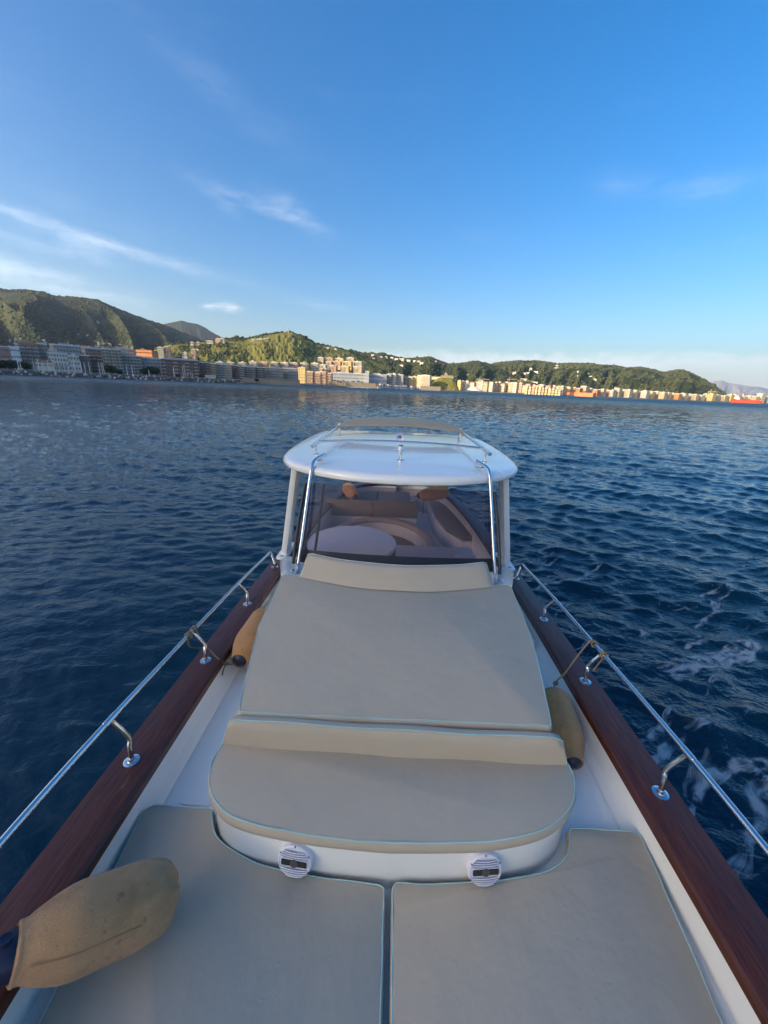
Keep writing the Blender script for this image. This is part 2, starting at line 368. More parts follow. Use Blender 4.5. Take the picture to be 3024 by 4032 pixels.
def mat_water():
    m, g = new_mat('sea_water'); pos = g.node('ShaderNodeNewGeometry').outputs['Position']
    x, y, z = g.sep(pos)[0:3]
    rr = g.vmath('LENGTH', g.vmath('MULTIPLY', pos, (1, 1, 0)))
    p1 = g.vmath('MULTIPLY', pos, (1.0, 1.55, 1.0))
    def rot(v, a):
        return g.node('ShaderNodeVectorRotate', {'Vector': v, 'Angle': D2R(a)}, rotation_type='Z_AXIS').outputs[0]
    w1 = g.noise(rot(p1, 18), 0.95, 3, 0.5, 0.6); w2 = g.noise(rot(p1, -22), 4.6, 3, 0.55, 0.5); w3 = g.noise(g.vmath('MULTIPLY', pos, (1, 1.4, 1)), 11.0, 3, 0.55, 0.4)
    far = g.smooth(rr, 12.0, 110.0)
    # slick, smoother water in the wake on the boat's right-hand side
    wk = g.noise(g.vmath('MULTIPLY', rot(pos, -32), (0.05, 0.16, 0)), 1.0, 3, 0.5)
    side = g.math('MULTIPLY', g.smooth(x, 2.5, 7.0), g.math('SUBTRACT', 1.0, g.smooth(y, 9.0, 26.0)))
    slick = g.math('MULTIPLY', side, g.smooth(wk, 0.40, 0.62))
    lee = g.math('MULTIPLY', g.math('SUBTRACT', 1.0, g.smooth(rr, 4.0, 16.0)), g.math('SUBTRACT', 1.0, g.smooth(x, -2.0, 1.0)))
    calm = g.math('MULTIPLY', g.math('SUBTRACT', 1.0, g.math('MULTIPLY', slick, 0.75)), g.math('SUBTRACT', 1.0, g.math('MULTIPLY', lee, 0.6)))
    nr = g.bump(w1, far, 2.0)
    nr = g.bump(w2, g.math('MULTIPLY', g.math('ADD', 0.30, g.math('MULTIPLY', far, 0.70)), calm), 0.14, nr)
    nr = g.bump(w3, g.math('MULTIPLY', 0.42, calm), 0.032, nr)
    deep = g.mix(g.smooth(g.noise(pos, 0.03, 3, 0.5), 0.3, 0.7), (0.0011, 0.0200, 0.0390), (0.0017, 0.0250, 0.0490))
    # foam: lacy patches drifting in the wake and along the hull, thin lines on crests
    q = g.vmath('ADD', rot(pos, -30), g.vmath('SCALE', g.noise(pos, 0.45, 4, 0.6, out='Color'), scale=1.1))
    f1 = g.noise(g.vmath('MULTIPLY', q, (0.36, 2.4, 1)), 1.0, 6, 0.60, 0.7)
    cells = g.node('ShaderNodeTexVoronoi', {'Vector': g.vmath('MULTIPLY', q, (3.4, 6.5, 1)), 'Scale': 1.0}, feature='DISTANCE_TO_EDGE').outputs['Distance']
    area = g.math('MULTIPLY', g.math('MULTIPLY', g.smooth(x, 1.2, 2.2), g.math('SUBTRACT', 1.0, g.smooth(x, 6.5, 14.0))), g.math('SUBTRACT', 1.0, g.smooth(y, 5.5, 11.0)))
    near_hull = g.math('MULTIPLY', area, g.math('SUBTRACT', 1.0, g.smooth(x, 2.2, 6.0)))
    th = g.math('SUBTRACT', 0.74, g.math('ADD', g.math('MULTIPLY', area, 0.150), g.math('MULTIPLY', near_hull, 0.03)))
    patch = g.smooth(g.math('SUBTRACT', f1, th), 0.0, 0.05)
    lace = g.smooth(cells, 0.30, 0.05); broken = g.smooth(g.noise(pos, 4.5, 4, 0.65), 0.36, 0.52)
    specks = g.math('MULTIPLY', g.smooth(g.noise(q, 2.6, 4, 0.6, 0.8), 0.68, 0.72), area)
    foam = g.math('MULTIPLY', g.math('MAXIMUM', g.math('MULTIPLY', patch, g.math('MAXIMUM', g.math('MULTIPLY', lace, 0.9), g.smooth(g.math('SUBTRACT', f1, th), 0.03, 0.11))), g.math('MULTIPLY', specks, 0.8)), g.math('MULTIPLY', area, broken))
    foam = g.math('MULTIPLY', foam, 0.46, clamp=True)
    rough = g.math('ADD', 0.03, g.math('MULTIPLY', g.smooth(rr, 30, 450), 0.33))
    wat = principled(g, color=deep, rough=rough, ior=1.333, normal=nr)
    fo = principled(g, color=(0.62, 0.70, 0.74), rough=0.75, normal=nr)
    finish(g, g.node('ShaderNodeMixShader', {0: foam, 1: wat, 2: fo}).outputs[0]); return m
def mat_hill(name, wood, grass, rock, gscale, grass_amt):
    m, g = new_mat(name); pos = g.node('ShaderNodeNewGeometry').outputs['Position']
    n1 = g.noise(pos, gscale, 6, 0.6, 0.4); n2 = g.noise(pos, gscale*6, 5, 0.65); n3 = g.noise(pos, gscale*28, 4, 0.7)
    a = g.math('ADD', n1, g.math('MULTIPLY', g.math('SUBTRACT', n2, 0.5), 0.55))
    c = g.mix(g.smooth(a, 0.62-grass_amt*0.3, 0.72-grass_amt*0.3), wood, grass)
    c = g.mix(g.smooth(g.math('ADD', n2, g.math('MULTIPLY', g.math('SUBTRACT', n3, .5), .5)), 0.70, 0.78), c, rock)
    c = g.mix(g.math('MULTIPLY', g.smooth(n3, 0.35, 0.7), 0.55), c, tuple(v*0.55 for v in wood))
    nr = g.bump(g.noise(pos, gscale*22, 4, 0.7), 0.9, 6.0)
    finish(g, principled(g, color=c, rough=0.95, spec=0.1, normal=nr)); return m
def mat_facade(name, c, var=0.10):
    m, g = new_mat(name); pos = g.node('ShaderNodeNewGeometry').outputs['Position']
    oi = g.node('ShaderNodeObjectInfo').outputs['Random']
    n = g.noise(pos, 0.10, 5, 0.65); st = g.noise(g.vmath('MULTIPLY', pos, (0.6, 0.6, 0.06)), 1.0, 4, 0.6)
    cc = g.ramp(n, [(0.25, tuple(v*(1-var) for v in c)), (0.75, tuple(min(1, v*(1+var)) for v in c))])
    cc = g.mix(g.math('MULTIPLY', g.smooth(st, 0.5, 0.8), 0.30), cc, tuple(v*0.6 for v in c))
    cc = g.node('ShaderNodeHueSaturation', {'Color': cc, 'Value': g.math('ADD', 0.9, g.math('MULTIPLY', oi, 0.2)), 'Hue': 0.5, 'Saturation': 1.0, 'Fac': 1.0}).outputs[0]
    finish(g, principled(g, color=cc, rough=0.85, spec=0.25)); MATS[name] = m; return m

GEL = mat_gelcoat('white_gelcoat', (0.87, 0.86, 0.82), 0.22, False)
DECK = mat_gelcoat('nonslip_deck', (0.87, 0.88, 0.85), 0.55, True)
WOOD = mat_wood()
TAUPE = mat_fabric('taupe_canvas', (0.475, 0.405, 0.310), 0.35)
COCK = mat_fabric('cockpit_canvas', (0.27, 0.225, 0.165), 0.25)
PIPE = simple('turquoise_piping', (0.36, 0.57, 0.53), 0.6, var=0.1)
PIPEW = simple('white_piping', (0.72, 0.78, 0.76), 0.6, var=0.06)
STEEL = mat_steel()
TERRY = mat_terry('fender_terry_sleeve', (0.65, 0.345, 0.155), 0.55, (0.20, 0.115, 0.045))
TERRY2 = mat_terry('fender_tan_sleeve', (0.70, 0.345, 0.135), 0.35, (0.30, 0.15, 0.05))
NAVY = simple('navy_vinyl', (0.010, 0.013, 0.034), 0.42, var=0.3, scale=9, bump=0.2, bscale=40)
ROPE = simple('tan_rope', (0.24, 0.175, 0.10), 0.9, var=0.4, scale=160, bump=0.8, bscale=300)
BLACK = simple('black_rubber', (0.012, 0.012, 0.014), 0.45, var=0.2)
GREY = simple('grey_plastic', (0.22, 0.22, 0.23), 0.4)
SPK = simple('speaker_white', (0.72, 0.72, 0.80), 0.35, var=0.04)
TINT = mat_tint()
CLEAR = simple('lamp_lens', (0.75, 0.78, 0.80), 0.08, var=0.03, coat=1.0)
AWN = mat_fabric('awning_canvas', (0.42, 0.33, 0.21), 0.3)
HATCH = simple('smoked_hatch', (0.085, 0.060, 0.055), 0.08, var=0.1, coat=1.0, coat_rough=0.03)
WATER = mat_water()

# ------------------------------------------------------------------ the sea
def build_sea():
    az = np.concatenate([np.arange(-56, 56, 0.2), np.arange(56, 304, 4.0)]); az = np.radians(az); nc = len(az)
    r = [1.0]
    while r[-1] < 86: r.append(r[-1]*1.0071)
    while r[-1] < 430: r.append(r[-1]+0.61)
    while r[-1] < 720: r.append(r[-1]*1.0042)
    while r[-1] < 9300: r.append(r[-1]*1.12)
    r = np.array(r); nr_ = len(r)
    R, A = np.meshgrid(r, az, indexing='ij'); X, Y = R*np.sin(A), R*np.cos(A)
    dr = np.gradient(r)[:, None]*np.ones((1, nc)); dA = np.gradient(az)[None, :]*R
    Z = np.zeros_like(X); DX = np.zeros_like(X); DY = np.zeros_like(X)
    sm = lambda v, p, q: np.clip((v-p)/(q-p), 0, 1)**2*(3-2*np.clip((v-p)/(q-p), 0, 1))
    lee = 1-0.62*(1-sm(R, 4, 16))*(1-sm(X, -2.0, 1.0))           # flatter water in the lee of the hull
    wr = np.random.default_rng(5); n = 68
    lam = np.exp(np.linspace(math.log(0.15), math.log(3.6), n))
    for L in lam:
        th = D2R(200+wr.normal(0, 34)); k = 2*math.pi/L; a = 0.043*(1.30 if L < 0.6 else 0.95 if L < 1.0 else 0.60 if L < 1.6 else 0.36)/k
        ph = wr.uniform(0, 6.28); kx, ky = k*math.sin(th), k*math.cos(th)
        ca = np.abs(np.cos(A-th)); sa = np.abs(np.sin(A-th)); f = np.clip((L/np.maximum(ca*dr, sa*dA)-2.2)/2.2, 0, 1)
        gust = 0.55+0.9*vnoise(X/(L*9)+ph*3, Y/(L*9)+ph, 3)
        P = kx*X+ky*Y+ph; s = np.sin(P); c = np.cos(P); aa = a*f*gust*lee
        Z += aa*c; DX -= 0.85*aa*math.sin(th)*s; DY -= 0.85*aa*math.cos(th)*s
    # longer smooth rollers of the boat's wake, on the right
    wk = np.clip((X-3)/5, 0, 1)*np.clip(1-(Y-14)/16, 0, 1)*np.clip(1-(X-30)/15, 0, 1)
    for L, th, a in ((2.2, 205, 0.020), (1.5, 214, 0.013), (3.2, 196, 0.020)):
        k = 2*math.pi/L; P = k*(X*math.sin(D2R(th))+Y*math.cos(D2R(th)))+1.5*fbm(X/6, Y/6, 9, 3)*2
        Z += a*wk*np.cos(P); DX -= 0.8*a*wk*math.sin(D2R(th))*np.sin(P); DY -= 0.8*a*wk*math.cos(D2R(th))*np.sin(P)
    V = np.stack([X+DX, Y+DY, Z], -1).reshape(-1, 3)
    o = link('sea', np_mesh('sea', V, grid_quads(nr_, nc, True), WATER)); tag(o, kind='structure')
build_sea()

# ------------------------------------------------------------------ the boat (bow behind the camera, stern at +Y)
boat = empty('motor_boat', (0, 0, 0))
tag(boat, 'open white motor boat with mahogany gunwales and white hardtop, seen from its bow', 'boat')
HB = [(-2.6, 0.03), (-2.3, 0.42), (-1.8, 0.80), (-1.2, 1.09), (-0.5, 1.28), (0.2, 1.36), (0.8, 1.39), (2.0, 1.392), (3.2, 1.39), (4.2, 1.375), (5.0, 1.345), (5.7, 1.295), (6.3, 1.225), (6.9, 1.13), (7.3, 1.02), (7.6, 0.86), (7.8, 0.62), (7.92, 0.34), (7.95, 0.0)]
_hy, _hb = np.array([p[0] for p in HB]), np.array([p[1] for p in HB])
def half(y): return float(np.interp(y, _hy, _hb))
def gz(y): return 1.0+max(0.0, 3.9-y)*0.032 if y < 3.9 else 1.0
def gun_pts(y0, y1, n):
    """smooth outer gunwale line of the right side from y0 to y1"""
    pts = [Vector((b, y, 0)) for y, b in HB]; c = bez(pts, 6)
    return [p for p in c if y0-1e-6 <= p.y <= y1+1e-6]
GL = gun_pts(-2.6, 7.951, 0)
def offset_in(P, d):
    out = []
    for i, p in enumerate(P):
        t = P[min(i+1, len(P)-1)]-P[max(i-1, 0)]; t.normalize(); nrm = Vector((-t.y, t.x, 0)); out.append(Vector((max(0.0, p.x+nrm.x*d), p.y+nrm.y*d, 0)))
    return out
# hull shell
m = MB(); rows = []
for p in GL:
    b, y = p.x, p.y; z = gz(y); e = 0.72 if y < 0 else 0.9
    rows.append([(b-0.02, y, z-0.03), (b-0.015, y, z-0.12), (b*0.97-0.02, y, 0.55), (b*0.92-0.03 if b > .1 else b*.9, y*0.99, 0.15), (b*0.78*e, y*0.97, -0.2), (b*0.3, y*0.94, -0.45), (0, y*0.93, -0.5)])
k = len(rows[0])
for sgn in (1, -1):
    vs = [(max(0, x)*sgn, y, z) for rw in rows for x, y, z in rw]
    fs = [(i*k+j, i*k+j+1, (i+1)*k+j+1, (i+1)*k+j) for i in range(len(rows)-1) for j in range(k-1)]
    m.add(vs, fs if sgn > 0 else [f[::-1] for f in fs])
m.build('hull', GEL, boat)
# mahogany cap rails
def cap_rail(sgn, y1, width_aft=0.15):
    P = [p for p in GL if p.y <= y1]; m = MB(); prof = []
    n = len(P); prev = []
    for i, p in enumerate(P):
        t = P[min(i+1, n-1)]-P[max(i-1, 0)]; t.normalize(); nrm = Vector((-t.y, t.x, 0)); z = gz(p.y)
        w = float(np.interp(p.y, [-2, 0.5, 1.8, 3.0, 5.5, 8], [0.20, 0.225, 0.205, 0.19, 0.17, width_aft]))
        ring = []
        for (u, h) in ((0.0, -0.035), (-0.006, -0.012), (0.004, 0.0), (w*0.5, 0.004), (w-0.022, 0.0), (w-0.012, -0.003), (w-0.002, -0.012), (w, -0.05), (w-0.02, -0.055)):
            q = p+nrm*u; ring.append((max(0.002, q.x)*sgn, q.y, z+h))
        prof.append(ring)
    kk = len(prof[0]); vs = [q for r in prof for q in r]
    fs = [(i*kk+j, (i+1)*kk+j, (i+1)*kk+(j+1) % kk, i*kk+(j+1) % kk) for i in range(n-1) for j in range(kk)]
    fs += [tuple(range(kk)), tuple((n-1)*kk+j for j in range(kk-1, -1, -1))]
    m.add(vs, [f[::-1] for f in fs] if sgn > 0 else fs)
    return m
cap_rail(1, 7.58).build('cap_rail', WOOD, boat, angle=22)
ml = cap_rail(-1, 7.96)
# the left cap runs on round the stern to the gangway gap
P = [Vector((-p.x, p.y, 0)) for p in GL if p.y >= 7.6][::-1]
tail = [Vector((x, 7.955-0.02*abs(x), 0)) for x in (0.0, 0.08, 0.16, 0.25)]
vs = []; 
for p in tail: vs += [(p.x, p.y, 0.965), (p.x, p.y, 1.0), (p.x, p.y-0.13, 1.0), (p.x, p.y-0.135, 0.955)]
fs = [(i*4+j, i*4+(j+1) % 4, (i+1)*4+(j+1) % 4, (i+1)*4+j) for i in range(3) for j in range(4)]+[(3, 2, 1, 0), (12, 13, 14, 15)]
ml.add(vs, fs).build('cap_rail', WOOD, boat, angle=22)
# inner bulwarks (white panel from the cap down to the side deck) and the cockpit lining
IN = offset_in(GL, 0.175)
m = MB(); mc = MB()
for sgn in (1, -1):
    pts = [p for p in IN if -2.3 < p.y < 3.65]
    rows = [[(p.x*sgn+0.003*sgn, p.y, gz(p.y)-0.04), (p.x*sgn-0.012*sgn, p.y, gz(p.y)-0.12), (p.x*sgn-0.028*sgn, p.y, 0.885), (p.x*sgn-0.07*sgn, p.y, 0.853)] for p in pts]
    vs = [q for r in rows for q in r]; fs = [(i*4+j, i*4+j+1, (i+1)*4+j+1, (i+1)*4+j) for i in range(len(rows)-1) for j in range(3)]
    m.add(vs, [f[::-1] for f in fs] if sgn > 0 else fs)
    pts = [p for p in offset_in(GL, 0.14) if 3.4 < p.y < (7.55 if sgn > 0 else 8)]
    rows = [[(p.x*sgn, p.y, gz(p.y)-0.035), (p.x*sgn*0.985, p.y, 0.45)] for p in pts]
    vs = [q for r in rows for q in r]; fs = [(i*2, i*2+1, (i+1)*2+1, (i+1)*2) for i in range(len(rows)-1)]
    mc.add(vs, [f[::-1] for f in fs] if sgn > 0 else fs)
m.build('bulwark', GEL, boat)
mc.build('cockpit_lining', GEL, boat)
# decks
def deck_poly(y0, y1, off):
    p = [q for q in offset_in(GL, off) if y0 <= q.y <= y1]
    return [(q.x, q.y) for q in p]+[(-q.x, q.y) for q in p[::-1]]
MB().prism(deck_poly(-2.25, 3.6, 0.19), 0.70, 0.85).build('foredeck', DECK, boat)
MB().prism(deck_poly(3.45, 7.8, 0.15), 0.38, 0.45).build('cockpit_sole', DECK, boat)
# raised non-slip panels on the side decks, a little proud of the deck
for sgn in (1, -1):
    MB().prism(ccw(fillet([(sgn*0.90, 1.36), (sgn*1.075, 1.36), (sgn*1.085, 2.55), (sgn*0.98, 2.55)], 0.03)), 0.84, 0.856).build('deck_panel', DECK, boat)
    y0 = 2.72 if sgn > 0 else 2.86
    MB().prism(ccw(fillet([(sgn*1.03, y0), (sgn*1.172, y0), (sgn*1.172, 3.62), (sgn*1.06, 3.62)], [0.02, 0.02, 0, 0])), 0.84, lambda x, y: 0.945).build('side_locker', GEL, boat, angle=30)
# cabin trunk under the big cushion, seat base in front with the loudspeakers
trunk = [(-0.775, 1.505), (0.775, 1.505), (0.83, 2.0), (0.885, 2.6), (0.93, 3.05), (0.93, 3.42), (-0.93, 3.42), (-0.93, 3.05), (-0.885, 2.6), (-0.83, 2.0)]
MB().prism(fillet(trunk, [.05, .05, 0, 0, 0, 0, 0, 0, 0, 0]), lambda x, y: 0.42 if y > 3.3 else 0.84, lambda x, y: 1.235+max(0, y-1.4)*0.02).build('cabin_trunk', GEL, boat)
SEAT = [(-0.865, 1.475), (-0.878, 1.40), (-0.868, 1.32), (-0.838, 1.255), (-0.765, 1.170), (-0.64, 1.112), (-0.40, 1.078), (-0.20, 1.066), (-0.02, 1.062), (0.02, 1.064), (0.20, 1.074), (0.40, 1.092), (0.62, 1.143), (0.752, 1.212), (0.838, 1.305), (0.870, 1.372), (0.882, 1.43), (0.875, 1.488)]
_s = bez([(x, y, 0) for x, y in SEAT], 4); SEAT = [(p.x, p.y) for p in _s]
sb = inset(ccw(SEAT), 0.012)
MB().prism(sb, 0.84, 1.084).build('seat_base', GEL, boat)

def speaker(x, y, z, nrm):
    """round loudspeaker: ring, slatted grille above and below a dark window, six screws"""
    n = Vector(nrm).normalized(); q = n.to_track_quat('Z', 'Y')
    base = MB(); R_ = 0.0745
    base.lathe([(R_*0.95, -0.03), (R_, -0.004), (R_, 0.004), (R_*0.965, 0.012), (R_*0.90, 0.0155), (R_*0.86, 0.012), (R_*0.4, 0.013)], 40)
    sp = base.build('speaker', SPK, boat, loc=(x, y, z)); sp.rotation_mode = 'QUATERNION'; sp.rotation_quaternion = q
    sp['label'] = 'round white loudspeaker with slatted grille and dark centre window'
    def chord(v): return math.sqrt(max(0.0, (R_*0.90)**2-v*v))
    for v in (0.0285, 0.0385, 0.0485, -0.0275, -0.0375, -0.0475, -0.0565):
        c = chord(v); pts = [(-c+2*c*i/12, v, 0.0165+0.006*(1-(2*i/12-1)**2)) for i in range(13)]
        MB().tube(pts, 0.0021, 6).build('grille_slat', SPK, sp)
        MB().tube([(p[0]*.98, p[1]-0.0050, p[2]-0.0025) for p in pts], 0.0026, 5).build('grille_gap_shade', GREY, sp)  # grey strip standing in for the shade in the gap between slats
    w = fillet([(-0.058, -0.016), (0.058, -0.016), (0.058, 0.017), (-0.058, 0.017)], 0.010)
    MB().prism(w, 0.012, 0.0195).build('window_frame', SPK, sp)
    MB().prism(inset(ccw(w), 0.003), 0.0120, 0.0210).build('dark_window', MATS_DARKWIN, sp)
    MB().lathe([(0.0165, 0.0), (0.0165, 0.0235), (0.012, 0.0245), (0.004, 0.023)], 20).build('tweeter', TWEET, sp)
    for i in range(6):
        a = D2R(90+60*i); MB().lathe([(0.0036, 0), (0.0036, 0.0166), (0.002, 0.0176)], 8, (R_*0.915*math.cos(a), R_*0.915*math.sin(a), 0)).build('screw', GREY, sp)
    return sp
TWEET = simple('tweeter_dome', (0.075, 0.072, 0.078), 0.3)
MATS_DARKWIN = simple('smoked_plastic', (0.035, 0.033, 0.028), 0.15, var=0.3, scale=30)
speaker(-0.398, 1.071, 1.008, (-0.10, -1.0, 0.24)); speaker(0.392, 1.084, 1.008, (0.11, -1.0, 0.24))

# windscreen: mounting wings, bent steel poles, tinted pane with black frit, rubber seals
for sgn in (1, -1):
    P = [(1.005, 2.99), (0.885, 2.99), (0.885, 3.14), (0.93, 3.22), (0.985, 3.42), (1.02, 3.62), (1.10, 3.95), (1.185, 3.93), (1.165, 3.60), (1.09, 3.25)]
    P = ccw(fillet([(x*sgn, y) for x, y in P], 0.03))
    wz = lambda x, y: 1.318-max(0.0, y-3.25)*0.40
    MB().prism(P, 0.84, wz).build('windscreen_wing', GEL, boat, angle=30)
    n = MB().lathe([(0.021, 0), (0.021, 0.008), (0.013, 0.016), (0.006, 0.018)], 16, (sgn*0.918, 3.055, 1.317)); n.build('mounting_nut', STEEL, boat)
    path = bez([(sgn*0.915, 3.235, 1.30), (sgn*0.897, 3.32, 1.50), (sgn*0.872, 3.50, 1.88), (sgn*0.855, 3.62, 2.125)], 6)+bez([(sgn*0.848, 3.665, 2.175), (sgn*0.828, 3.73, 2.205), (sgn*0.775, 3.90, 2.222)], 5)
    MB().tube(path, 0.0165, 14).build('windscreen_pole', STEEL, boat)
    MB().tube([(sgn*0.775, 3.90, 2.222), (sgn*0.772, 3.905, 2.222)], 0.0195, 14).build('pole_end_cap', STEEL, boat)
    m = MB(); m.box(sgn*0.80-0.055, sgn*0.80+0.035, 3.815, 3.845, 2.168, 2.180); m.lathe([(0.008, 0), (0.008, 0.03)], 8, (sgn*0.80, 3.83, 2.17)); m.build('pole_bracket', STEEL, boat)
    MB().tube(bez([(sgn*0.955, 3.225, 1.305), (sgn*0.952, 3.28, 1.42), (sgn*0.930, 3.42, 1.72), (sgn*0.905, 3.58, 1.99)], 6), 0.016, 8).build('rubber_seal', BLACK, boat)
def pane_pt(u, t):
    """windscreen surface: u -1..1 across, t 0 (bottom)..1 (top)"""
    yb = 3.245+0.055*(abs(u)**2.2)-0.0*t; y = yb+t*0.335+0.02*math.sin(t*math.pi); z = 1.29+0.695*t+0.0*u
    return (u*(0.915-0.05*t), y, z)
nu, nt = 28, 14
m = MB(); vs = []
for off in (0, 0.006):
    vs += [(x, y+off, z) for t in np.linspace(0.15, 1, nt) for u in np.linspace(-1, 1, nu) for x, y, z in [pane_pt(u, t)]]
N = nu*nt; fs = [tuple(map(int, f[::-1])) for f in grid_quads(nt, nu)]; fs = [f[::-1] for f in fs]+[tuple(i+N for i in f[::-1]) for f in fs][::1]
m.add(vs[:N], [tuple(map(int, f)) for f in grid_quads(nt, nu)])
pane = m.build('windscreen_pane', TINT, boat)
m = MB(); fr = [pane_pt(u, t) for t in (0.0, 0.08, 0.15) for u in np.linspace(-1, 1, nu)]
m.add(fr, [tuple(map(int, f)) for f in grid_quads(3, nu)]); m.add([(x, y+0.008, z) for x, y, z in fr], [tuple(map(int, f[::-1])) for f in grid_quads(3, nu)])
m.build('windscreen_base_strip', BLACK, boat)
MB().tube([(-0.80, 3.42, 1.30), (-0.775, 3.60, 1.66), (-0.755, 3.72, 1.95)], 0.014, 8).build('inner_black_bar', BLACK, boat)  # slim black bar just behind the left side of the pane

# hardtop: crowned slab on two flat posts
HT = [(0.0, 3.395), (0.30, 3.42), (0.60, 3.50), (0.90, 3.66), (1.12, 3.87), (1.27, 4.12), (1.345, 4.42), (1.385, 4.9), (1.40, 5.5), (1.395, 6.1), (1.36, 6.6), (1.24, 6.88), (1.0, 6.98), (0.5, 7.02), (0.0, 7.03)]
hp = [(p.x, p.y) for p in bez([(x, y, 0) for x, y in HT], 4)]; hp = hp+[(-x, y) for x, y in hp[-2:0:-1]]
def crown(x, y): return 0.042*(1-(x/1.42)**2)+0.016*(1-((y-5.2)/1.85)**2)
m = MB(); hp = ccw(hp); rings = []
for d, z, f in ((0.10, 2.045, 0), (0.03, 2.05, 0), (0.006, 2.065, 0), (0.0, 2.088, 0), (0.006, 2.112, 0.1), (0.025, 2.128, 0.3), (0.06, 2.136, 0.6)):
    rings.append([(x, y, z+f*0.35*crown(x, y)) for x, y in inset(hp, d)])
core = inset(hp, 0.06)
for sc_ in (0.93, 0.8, 0.6, 0.4, 0.2, 0.03):
    rings.append([(x*sc_, 5.2+(y-5.2)*sc_, 2.118+min(1, (1-sc_)*4+0.35)*crown(x*sc_, 5.2+(y-5.2)*sc_)) for x, y in core])
n = len(hp); vs = [q for r in rings for q in r]
fs = [(i*n+j, i*n+(j+1) % n, (i+1)*n+(j+1) % n, (i+1)*n+j) for i in range(len(rings)-1) for j in range(n)]+[tuple(range(n-1, -1, -1)), tuple((len(rings)-1)*n+j for j in range(n))]
hard = m.add(vs, fs).build('hardtop', GEL, boat, angle=40)
def topz(x, y): return 2.118+crown(x, y)
for sgn in (1, -1):
    m = MB(); a = [(sgn*1.255, 4.02), (sgn*1.318, 4.02), (sgn*1.318, 4.24), (sgn*1.255, 4.24)]
    a = ccw(fillet(a, 0.006, 2)); b = [(x-sgn*0.155, y+0.03) for x, y in a]; k = len(a)
    zs = [0.0, 0.4, 0.8, 1.0]; vs = [(x0+(x1-x0)*t, y0+(y1-y0)*t, 1.005+t*1.06) for t in zs for (x0, y0), (x1, y1) in zip(a, b)]
    fs = [(i*k+j, i*k+(j+1) % k, (i+1)*k+(j+1) % k, (i+1)*k+j) for i in range(3) for j in range(k)]
    m.add(vs, fs).build('hardtop_post', GEL, boat, angle=30)
    ft = ccw(fillet([(sgn*1.225, 3.92), (sgn*1.352, 3.92), (sgn*1.352, 4.40), (sgn*1.225, 4.40)], 0.05)); m = MB(); m.prism(ft, 1.002, 1.020); m.prism(inset(ft, 0.012), 1.018, 1.028)
    m.build('post_foot', GEL, boat, angle=30)
    for y in (3.965, 4.35): MB().lathe([(0.018, 0), (0.018, 0.004), (0.010, 0.012), (0.004, 0.014)], 12, (sgn*1.29, y, 1.028)).build('foot_bolt', STEEL, boat)
    # roof rails on short legs
    MB().tube([(sgn*0.935, 4.05, 2.275), (sgn*0.945, 4.8, 2.285), (sgn*0.95, 5.6, 2.285), (sgn*0.95, 6.2, 2.28)], 0.021, 12).build('roof_rail', STEEL, hard)
    for y in (4.28, 6.02):
        x = sgn*0.94; z0 = topz(x, y); m = MB(); m.lathe([(0.030, 0), (0.030, 0.006), (0.012, 0.012), (0.011, 2.275-z0)], 14, (x, y, z0-0.002)); m.build('rail_leg', STEEL, hard)
    m = MB(); m.box(sgn*0.95-0.02, sgn*0.95+0.02, 6.12, 6.20, topz(.95, 6.1)-0.01, 2.33); m.build('awning_bracket', STEEL, hard)
MB().tube([(x, 4.40+0.0*x, 2.285+0.035*(1-(x/0.94)**2)) for x in np.linspace(-0.94, 0.94, 25)], 0.0125, 10).build('roof_crossbar', STEEL, hard)
# horn and lamp on the roof
m = MB(); hy = 5.30; hz = topz(0, hy)+0.085
m.lathe([(0.012, 0.16), (0.016, 0.08), (0.026, 0.04), (0.042, 0.012), (0.053, 0.0), (0.056, -0.004), (0.054, -0.008), (0.040, 0.006), (0.024, 0.03), (0.012, 0.05)], 28, (0, hy, hz), (0, 1, 0.12))
m.lathe([(0.02, 0), (0.02, 0.07)], 12, (0, hy+0.10, topz(0, hy)-0.005)); ho = m.build('horn', SPK, hard)
MB().lathe([(0.014, 0.0), (0.014, 0.004)], 14, (0, hy+0.012, hz+0.001), (0, 1, 0.12)).build('horn_throat', BLACK, ho)
lz = topz(0, 4.06); m = MB()
m.lathe([(0.042, 0), (0.042, 0.005), (0.018, 0.012), (0.013, 0.05), (0.017, 0.075), (0.030, 0.085), (0.032, 0.105), (0.026, 0.108)], 20, (0, 4.06, lz-0.002)); lo = m.build('anchor_lamp', STEEL, hard)
MB().lathe([(0.024, 0.104), (0.027, 0.115), (0.027, 0.142), (0.022, 0.15)], 18, (0, 4.06, lz)).build('lamp_lens', CLEAR, lo)
MB().lathe([(0.030, 0.148), (0.030, 0.156), (0.018, 0.166)], 18, (0, 4.06, lz)).build('lamp_cap', STEEL, lo)
